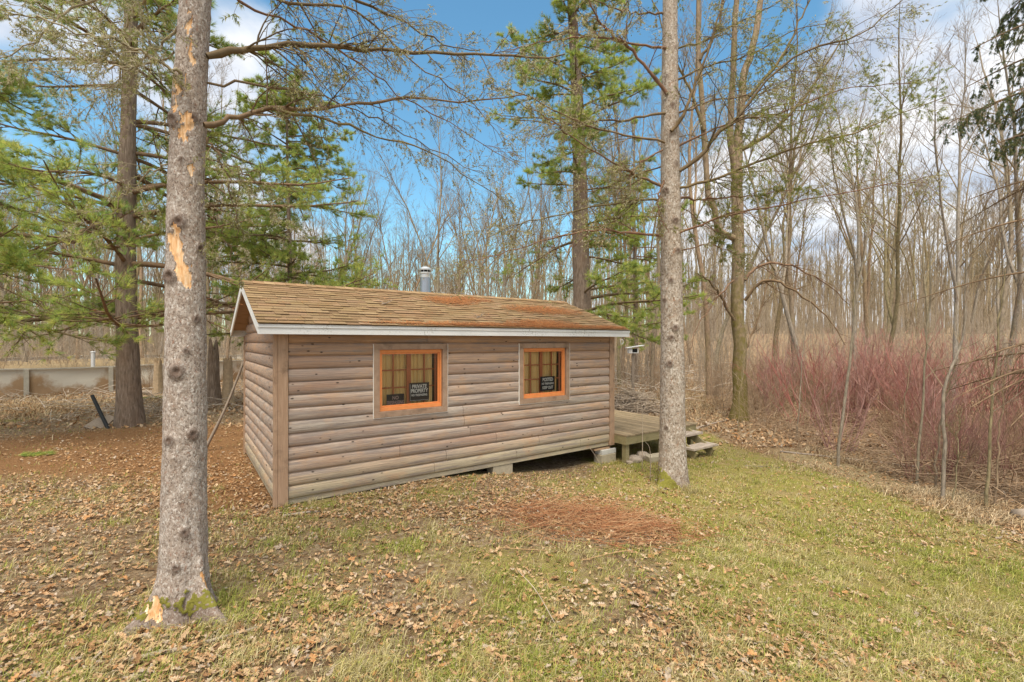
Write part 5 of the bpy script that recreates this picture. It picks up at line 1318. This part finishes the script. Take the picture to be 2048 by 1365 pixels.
log(566, 1030, 640, 1018, 5.55, 5.7, .02, 'short grey stick lying near the front corner of the cabin', name='stick')
log(1952, 1030, 2046, 1046, 6.9, 6.5, .025, 'straight grey stick lying by the cut log at the lawn corner', name='stick')
log(1885, 1240, 2000, 1290, 4.1, 3.75, .008, 'thin brown twig lying on the open lawn', name='stick')
log(1490, 955, 1560, 952, 9.0, 9.0, .01, 'thin dark twig lying on grass near the thicket edge', name='stick')
log(2036, 1060, 2120, 1052, 6.3, 6.5, .10, 'short cut log at the lawn corner under the drooping spruce', r1=.10)
log(1560, 905, 1840, 930, 10.6, 9.3, .025, 'pale fallen pole lying under the red thicket')
log(265, 762, 360, 752, 18, 19, .11, 'grey fallen log in the leaves behind the stripped spruce', K=8)
log(280, 790, 345, 782, 16.2, 17, .09, 'dark rotting log nearer than the grey log behind the stripped spruce', 'pinebark', K=8)
log(1385, 850, 1490, 812, 13.2, 15.5, .03, 'thin fallen branch between the deck and the mossy tree', K=10)
log(1560, 838, 1690, 852, 13.6, 12.4, .03, 'brown fallen branch under the near end of the thicket', 'rotwood')

# brush pile behind the deck
gb = np.random.default_rng(44); n = 420; c = gpt(*at(1262, 800, 16.2)[:2])
r = gb.random(n) ** .6; a = gb.uniform(0, 6.28, n); pc = np.stack([c[0] + 1.0 * r * np.cos(a), c[1] + .7 * r * np.sin(a), np.zeros(n)], -1)
pc[:, 2] = gz(pc[:, 0], pc[:, 1]) + (1 - r ** 2) * gb.uniform(.05, .95, n) * .8 + .03; d = gb.normal(size=(n, 3)) * (1, .6, .28); d /= np.linalg.norm(d, axis=1, keepdims=True); L = gb.uniform(.4, 1.1, n)
ts = np.linspace(-.5, .5, 6); P = pc[:, None] + d[:, None] * L[:, None, None] * ts[None, :, None] + np.cumsum(gb.normal(0, .025, (n, 6, 3)), 1); P[..., 2] = np.maximum(P[..., 2], gz(P[..., 0], P[..., 1]) + .01)
v, q = tubes(P, gb.uniform(.006, .022, n)[:, None] * np.linspace(1, .5, 6)[None], 5)
o = obj('brush_heap', mesh('brush_heap', v - c, [q], None, True, [M['paletwig']])); o.location = c; tag(o, 'heap of cut grey branches behind the deck, past the cabin eave', 'brush heap', kind='stuff')

# white feeder box on its post in the wood
p = at(1266, 706, 19.5); b = gpt(p[0], p[1]); fz = p[2] - b[2]
fd = thing('feeder_box', tuple(b), 'white feeder box with slanted lid on a post beyond the brush heap', 'feeder')
MB().box((-.045, -.045, -.1), (.045, .045, fz)).build('post', M['stick'], fd)
bx = MB(); bx.box((-.2, -.14, fz), (.2, .14, fz + .03)); bx.box((-.2, -.14, fz + .03), (-.06, .14, fz + .24)); bx.box((.15, -.14, fz + .03), (.2, .14, fz + .2)); bx.build('box', M['whitebox'], fd, bevel=.006)
ld = MB(); ld.bar((-.28, 0, fz + .22), (.42, 0, fz + .33), .42, .03, up=(0, 0, 1)); ld.build('lid', M['whitebox'], fd)
dk = MB(); dk.box((-.055, -.12, fz + .035), (.145, .12, fz + .18)); dk.build('opening', M['dark'], fd)

# ------------------------------------------------------------------ leaves, grass and dead stems on the ground
gq = np.random.default_rng(123)
def clear(x, y):
    s, t = st(x, y)
    ok = ~((s > -.03) & (s < CL + .03) & (t > -.03) & (t < CW + .03)) & ~((s > CL) & (s < DS1) & (t > DF) & (t < DF + DLt))
    ok &= np.hypot(x - LX, y - LD) > .20; ok &= np.hypot(x - RX, y - RD) > .24
    return ok
def scatter(n, ylo, yhi, power=1.):
    "points over the ground that the photograph looks at, denser nearer"
    u = gq.random(n); y = 1 / (1 / ylo + u * (1 / yhi - 1 / ylo)) if power else ylo + (yhi - ylo) * u
    x = gq.uniform(-1.25, 1.25, n) * (y + .3); m = clear(x, y); return x[m], y[m]

LEAFPAL = np.array([(.46, .295, .165), (.41, .25, .13), (.49, .335, .195), (.36, .205, .10), (.28, .155, .075), (.43, .345, .265), (.53, .40, .265), (.43, .225, .095), (.22, .13, .065), (.47, .31, .17)])
def oak(nl=4):
    "outline of a lobed leaf, unit length along x"
    up = [(0, .02), (.12, .05), (.2, .22), (.30, .10), (.42, .30), (.52, .12), (.66, .30), (.76, .12), (.90, .14), (1, 0)]
    return np.array(up + [(x, -y) for x, y in up[-2:0:-1]])
def oval():
    up = [(0, .01), (.18, .15), (.45, .24), (.75, .17), (1, 0)]
    return np.array(up + [(x, -y) for x, y in up[-2:0:-1]])
def leaves(x, y, size, outline, lift, tilt):
    n = len(x); m = len(outline); c0 = outline.mean(0)
    O = np.vstack([outline, c0]) - c0
    L = size * gq.uniform(.6, 1.25, n); a = gq.uniform(0, 6.28, n)
    ox = O[None, :, 0] * L[:, None]; oy = O[None, :, 1] * L[:, None] * gq.uniform(.8, 1.3, n)[:, None]
    curl = gq.normal(0, 1.6, n)[:, None] / L[:, None] * .35; cup = gq.normal(1.0, 1.6, n)[:, None] / L[:, None] * .35
    oz = curl * ox ** 2 + cup * oy ** 2 + gq.normal(0, .05, (n, m + 1)) * L[:, None]
    tx = gq.normal(0, tilt, n)[:, None]; ty = gq.normal(0, tilt, n)[:, None]
    oz = oz + tx * ox + ty * oy; oz = oz - oz.min(1, keepdims=True) * .6
    X_ = x[:, None] + ox * np.cos(a)[:, None] - oy * np.sin(a)[:, None]; Y_ = y[:, None] + ox * np.sin(a)[:, None] + oy * np.cos(a)[:, None]
    Z_ = gz(x, y)[:, None] + oz + (gq.random(n) * lift)[:, None] + .004
    V = np.stack([X_, Y_, Z_], -1).reshape(-1, 3); k = np.arange(m); tri = np.stack([k, (k + 1) % m, np.full(m, m)], -1)
    F_ = (np.arange(n)[:, None, None] * (m + 1) + tri[None]).reshape(-1, 3)
    w_ = np.array([.16, .13, .13, .11, .09, .09, .08, .08, .07, .06]); C = LEAFPAL[gq.choice(10, n, p=w_)] * gq.uniform(.8, 1.15, (n, 1))
    C = np.repeat(C, m + 1, 0).reshape(n, m + 1, 3) * gq.uniform(.9, 1.1, (n, m + 1, 1))
    return V, F_, C.reshape(-1, 3)
def dens_leaf(x, y):
    g, nd, strw, heap, lawn = zones(x, y)
    cl = n2(x, y, 1.3, 41); d = .95 - .58 * sst(1.6, 3.8, x) * lawn; d = d * (.18 + 1.5 * sst(.36, .6, cl)); d = d * (1 - .5 * g); d = d - .45 * nd * sst(7, 9, y)
    return np.clip(d + .35 * heap, .06, 1)
Vs, Fs, Cs, off = [], [], [], 0
def put(v, f, c):
    global off
    Vs.append(v); Fs.append(f + off); Cs.append(c); off += len(v)
for n_, lo, hi, size, outl in ((11500, 1.9, 6.5, .064, oak()), (24000, 1.9, 6.5, .036, oval()), (9500, 5.5, 12, .062, oak()), (22000, 5.5, 12, .044, oval())):
    x, y = scatter(n_, lo, hi); keep = gq.random(len(x)) < dens_leaf(x, y); put(*leaves(x[keep], y[keep], size, outl, .025, .28))
# crumbled leaf bits all over the lawn
for n_, lo, hi, size in ((26000, 1.9, 6, .022), (22000, 5, 13, .030)):
    x, y = scatter(n_, lo, hi); keep = gq.random(len(x)) < .25 + .75 * sst(.38, .6, n2(x, y, 1.7, 71)); put(*leaves(x[keep], y[keep], size, np.array([(0, 0), (.35, .22), (1, .02), (.5, -.25)]), .03, .5))
x, y = scatter(42000, 11, 42); g_, nd_, s_w, _, lawn_ = zones(x, y); keep = gq.random(len(x)) < np.where(lawn_ > .5, .35, .85) * (1 - .6 * nd_); put(*leaves(x[keep], y[keep], .105, np.array([(0, 0), (.4, .25), (1, 0), (.4, -.25)]), .05, .45))
tag(obj('fallen_leaves', mesh('fallen_leaves', np.concatenate(Vs), [np.concatenate(Fs)], np.concatenate(Cs), False, [M['leaf']])), 'dry tan and brown oak leaves strewn over the yard and wood floor', 'leaves', kind='stuff')

def blades(x, y, h, w_, lean, pal, spread_h=.5):
    n = len(x); a = gq.uniform(0, 6.28, n); hh = h * gq.uniform(1 - spread_h, 1 + spread_h, n); l = np.abs(gq.normal(lean, lean * .5, n)) * hh
    base = np.stack([x, y, gz(x, y) - .004], -1); sd_ = np.stack([-np.sin(a + .6), np.cos(a + .6), 0 * a], -1) * (w_ * gq.uniform(.6, 1.3, n))[:, None] / 2
    d = np.stack([np.cos(a), np.sin(a), 0 * a], -1); mid = base + d * (l * .35)[:, None] + np.array([0, 0, 1]) * (hh * .62)[:, None]; tip = base + d * l[:, None] + np.array([0, 0, 1]) * (hh * np.clip(1 - .35 * l / hh, .15, 1))[:, None]
    V = np.stack([base - sd_, base + sd_, mid + sd_ * .7, mid - sd_ * .7, tip], 1).reshape(-1, 3)
    i = np.arange(n)[:, None] * 5; q = i + np.array([[0, 1, 2, 3]]); tr = i + np.array([[3, 2, 4]])
    pal = np.array(pal); dry = sst(.36, .62, n2(x, y, 1.9, 81) * .6 + n2(x, y, 7, 83, 2) * .4); h3 = max(1, len(pal) // 2)
    C = np.where((gq.random(n) < .12 + .8 * dry)[:, None], pal[gq.integers(h3, len(pal), n)], pal[gq.integers(0, h3, n)]) * gq.uniform(.5, 1.18, (n, 1))
    return V, q, tr, np.repeat(C, 5, 0)
GR = [(.37, .40, .085), (.48, .46, .12), (.31, .37, .07), (.58, .51, .22), (.68, .59, .34), (.54, .45, .18)]
def grass_obj(name, sets, mat, label, cat):
    VV, Q, T, C, off = [], [], [], [], 0
    for v, q, t_, c in sets: VV.append(v); Q.append(q + off); T.append(t_ + off); C.append(c); off += len(v)
    o = obj(name, mesh(name, np.concatenate(VV), [np.concatenate(Q), np.concatenate(T)], np.concatenate(C), False, [mat])); return tag(o, label, cat, kind='stuff')
sets = []
for n_, lo, hi, h_, w_ in ((210000, 1.9, 5.2, .060, .0056), (130000, 4.6, 9.5, .052, .0085), (50000, 8.5, 14, .045, .011)):
    x, y = scatter(n_, lo, hi); g, nd, strw, heap, lawn = zones(x, y); cl = n2(x, y, 2.2, 51); cl2 = n2(x, y, 6, 53, 2)
    keep = gq.random(len(x)) < np.clip(g * (.15 + 1.3 * sst(.38, .62, cl)) * (.25 + 1.5 * sst(.35, .65, cl2)), 0, 1)
    sets.append(blades(x[keep], y[keep], h_, w_, .75, GR))
# longer tufts
cx_, cy_ = scatter(1500, 1.9, 9); g = zones(cx_, cy_)[0]; m = gq.random(len(cx_)) < g * .8; cx_, cy_ = cx_[m], cy_[m]; rp_ = 55
x = np.repeat(cx_, rp_) + gq.normal(0, .045, len(cx_) * rp_); y = np.repeat(cy_, rp_) + gq.normal(0, .045, len(cx_) * rp_); m = clear(x, y); sets.append(blades(x[m], y[m], .085, .0042, 1.1, GR))
for tx, ty, n_, h_ in ((1375, 990, 160, .16), (1310, 985, 90, .12), (1400, 988, 60, .12), (470, 1195, 90, .09), (430, 1215, 60, .08)):
    D = 7.5 if tx > 600 else 3.5; p = at(tx, ty, D); x = p[0] + gq.normal(0, .10, n_); y = p[1] - .1 + gq.normal(0, .07, n_); sets.append(blades(x, y, h_, .005, .9, GR[2:]))
grass_obj('grass', sets, M['grass'], 'short yellow-green spring grass over the lawn', 'grass')
ST = [(.50, .38, .22), (.58, .46, .30), (.42, .29, .16), (.36, .23, .12)]
sets = []
n_ = 15000; y = gq.uniform(5.0, 11.5, n_); ed = 6.15 - .09 * np.clip(y - 6, 0, 8); x = ed + gq.normal(.75, .5, n_); m = clear(x, y) & (gq.random(n_) < sst(.42, .62, n2(x, y, 1.1, 61)) * sst(12.5, 8, y)); sets.append(blades(x[m], y[m], .13, .009, 1.3, ST))
x = gq.normal(-14.5, 2.8, 9000); y = gq.normal(15, 1.4, 9000); sets.append(blades(x, y, .16, .016, 1.2, ST))
x, y = gq.normal(7.2, 2.2, 5000), gq.normal(18.5, 2.2, 5000); m = x > 4; sets.append(blades(x[m], y[m], .18, .018, 1.2, ST))
grass_obj('dry_grass', sets, M['straw'], 'pale dead grass along the edge of the wood', 'dry grass')
# flattened heap of dead fern stems in the lawn
n = 900; x = gq.normal(1.0, .6, n); y = gq.normal(5.6, .36, n); a = gq.normal(.0, .8, n) + np.where(gq.random(n) < .25, gq.uniform(0, 3, n), 0); L = gq.uniform(.2, .75, n)
d = np.stack([np.cos(a), np.sin(a), gq.normal(.02, .10, n)], -1); ts = np.linspace(-.5, .5, 5); P = np.stack([x, y, gz(x, y) + gq.random(n) ** 2 * .10 + .015], -1)[:, None] + d[:, None] * (L[:, None] * ts)[..., None] + np.cumsum(gq.normal(0, .008, (n, 5, 3)), 1)
P[..., 2] = np.maximum(P[..., 2], gz(P[..., 0], P[..., 1]) + .006)
up = gq.random(n) < .05; P[up, :, 2] += (ts + .5)[None] * gq.uniform(.05, .25, up.sum())[:, None]
v, q = tubes(P, gq.uniform(.0014, .0034, n)[:, None] * np.ones((1, 5)), 3)
C = np.repeat(np.array([(.32, .14, .065), (.38, .19, .09), (.25, .105, .05), (.46, .28, .15)])[gq.integers(0, 4, n)], 15, 0)
tag(obj('dead_stems', mesh('dead_stems', v, [q], C, True, [M['straw']])), 'flattened reddish-brown dead fern stems matted on the lawn', 'dead stems', kind='stuff')
# single dry stalks near the deck and in the front lawn
for px, py, D, px1, py1, lab in ((1205, 893, 8.9, 1165, 880, 'thin pale stalk arching before the concrete blocks'), (1115, 1255, 3.4, 1035, 1140, 'long dry stalk lying over leaves in the open lawn'), (1238, 1000, 7.2, 1242, 985, 'short upright dry stalk at the dead stem mat')):
    a_ = at(px, py, D); b_ = at(px1, py1, D + .25); a_[2] = float(gz(a_[0], a_[1])) + .005; b_[2] = max(b_[2], float(gz(b_[0], b_[1])) + .02)
    o = MB().tube(resample([(0, 0, 0), (b_ - a_) * .5 + (0, 0, .05), b_ - a_], 8), np.linspace(.004, .002, 8), 5).build('dry_stalk', M['paletwig'], None, True); o.location = a_; tag(o, lab, 'stalk')
# fallen pine sprig
p = at(68, 915, 8.5); p = gpt(p[0], p[1], .03); d = np.tile([.9, .2, .05], (60, 1)) + gq.normal(0, .25, (60, 3)); pos = np.stack([np.linspace(-.22, .25, 60), gq.normal(0, .03, 60), np.zeros(60)], -1)
v, f = tufts(pos, d / np.linalg.norm(d, axis=1, keepdims=True), 9, .12, .5, .007); o = obj('pine_sprig', mesh('pine_sprig', v, [f], green(60, 27, PINE), False, [M['needle']])); o.location = p; o.rotation_euler = (0, 0, .2)
tag(o, 'green pine sprig fallen on the leaves at the far side of the stripped spruce', 'pine sprig')
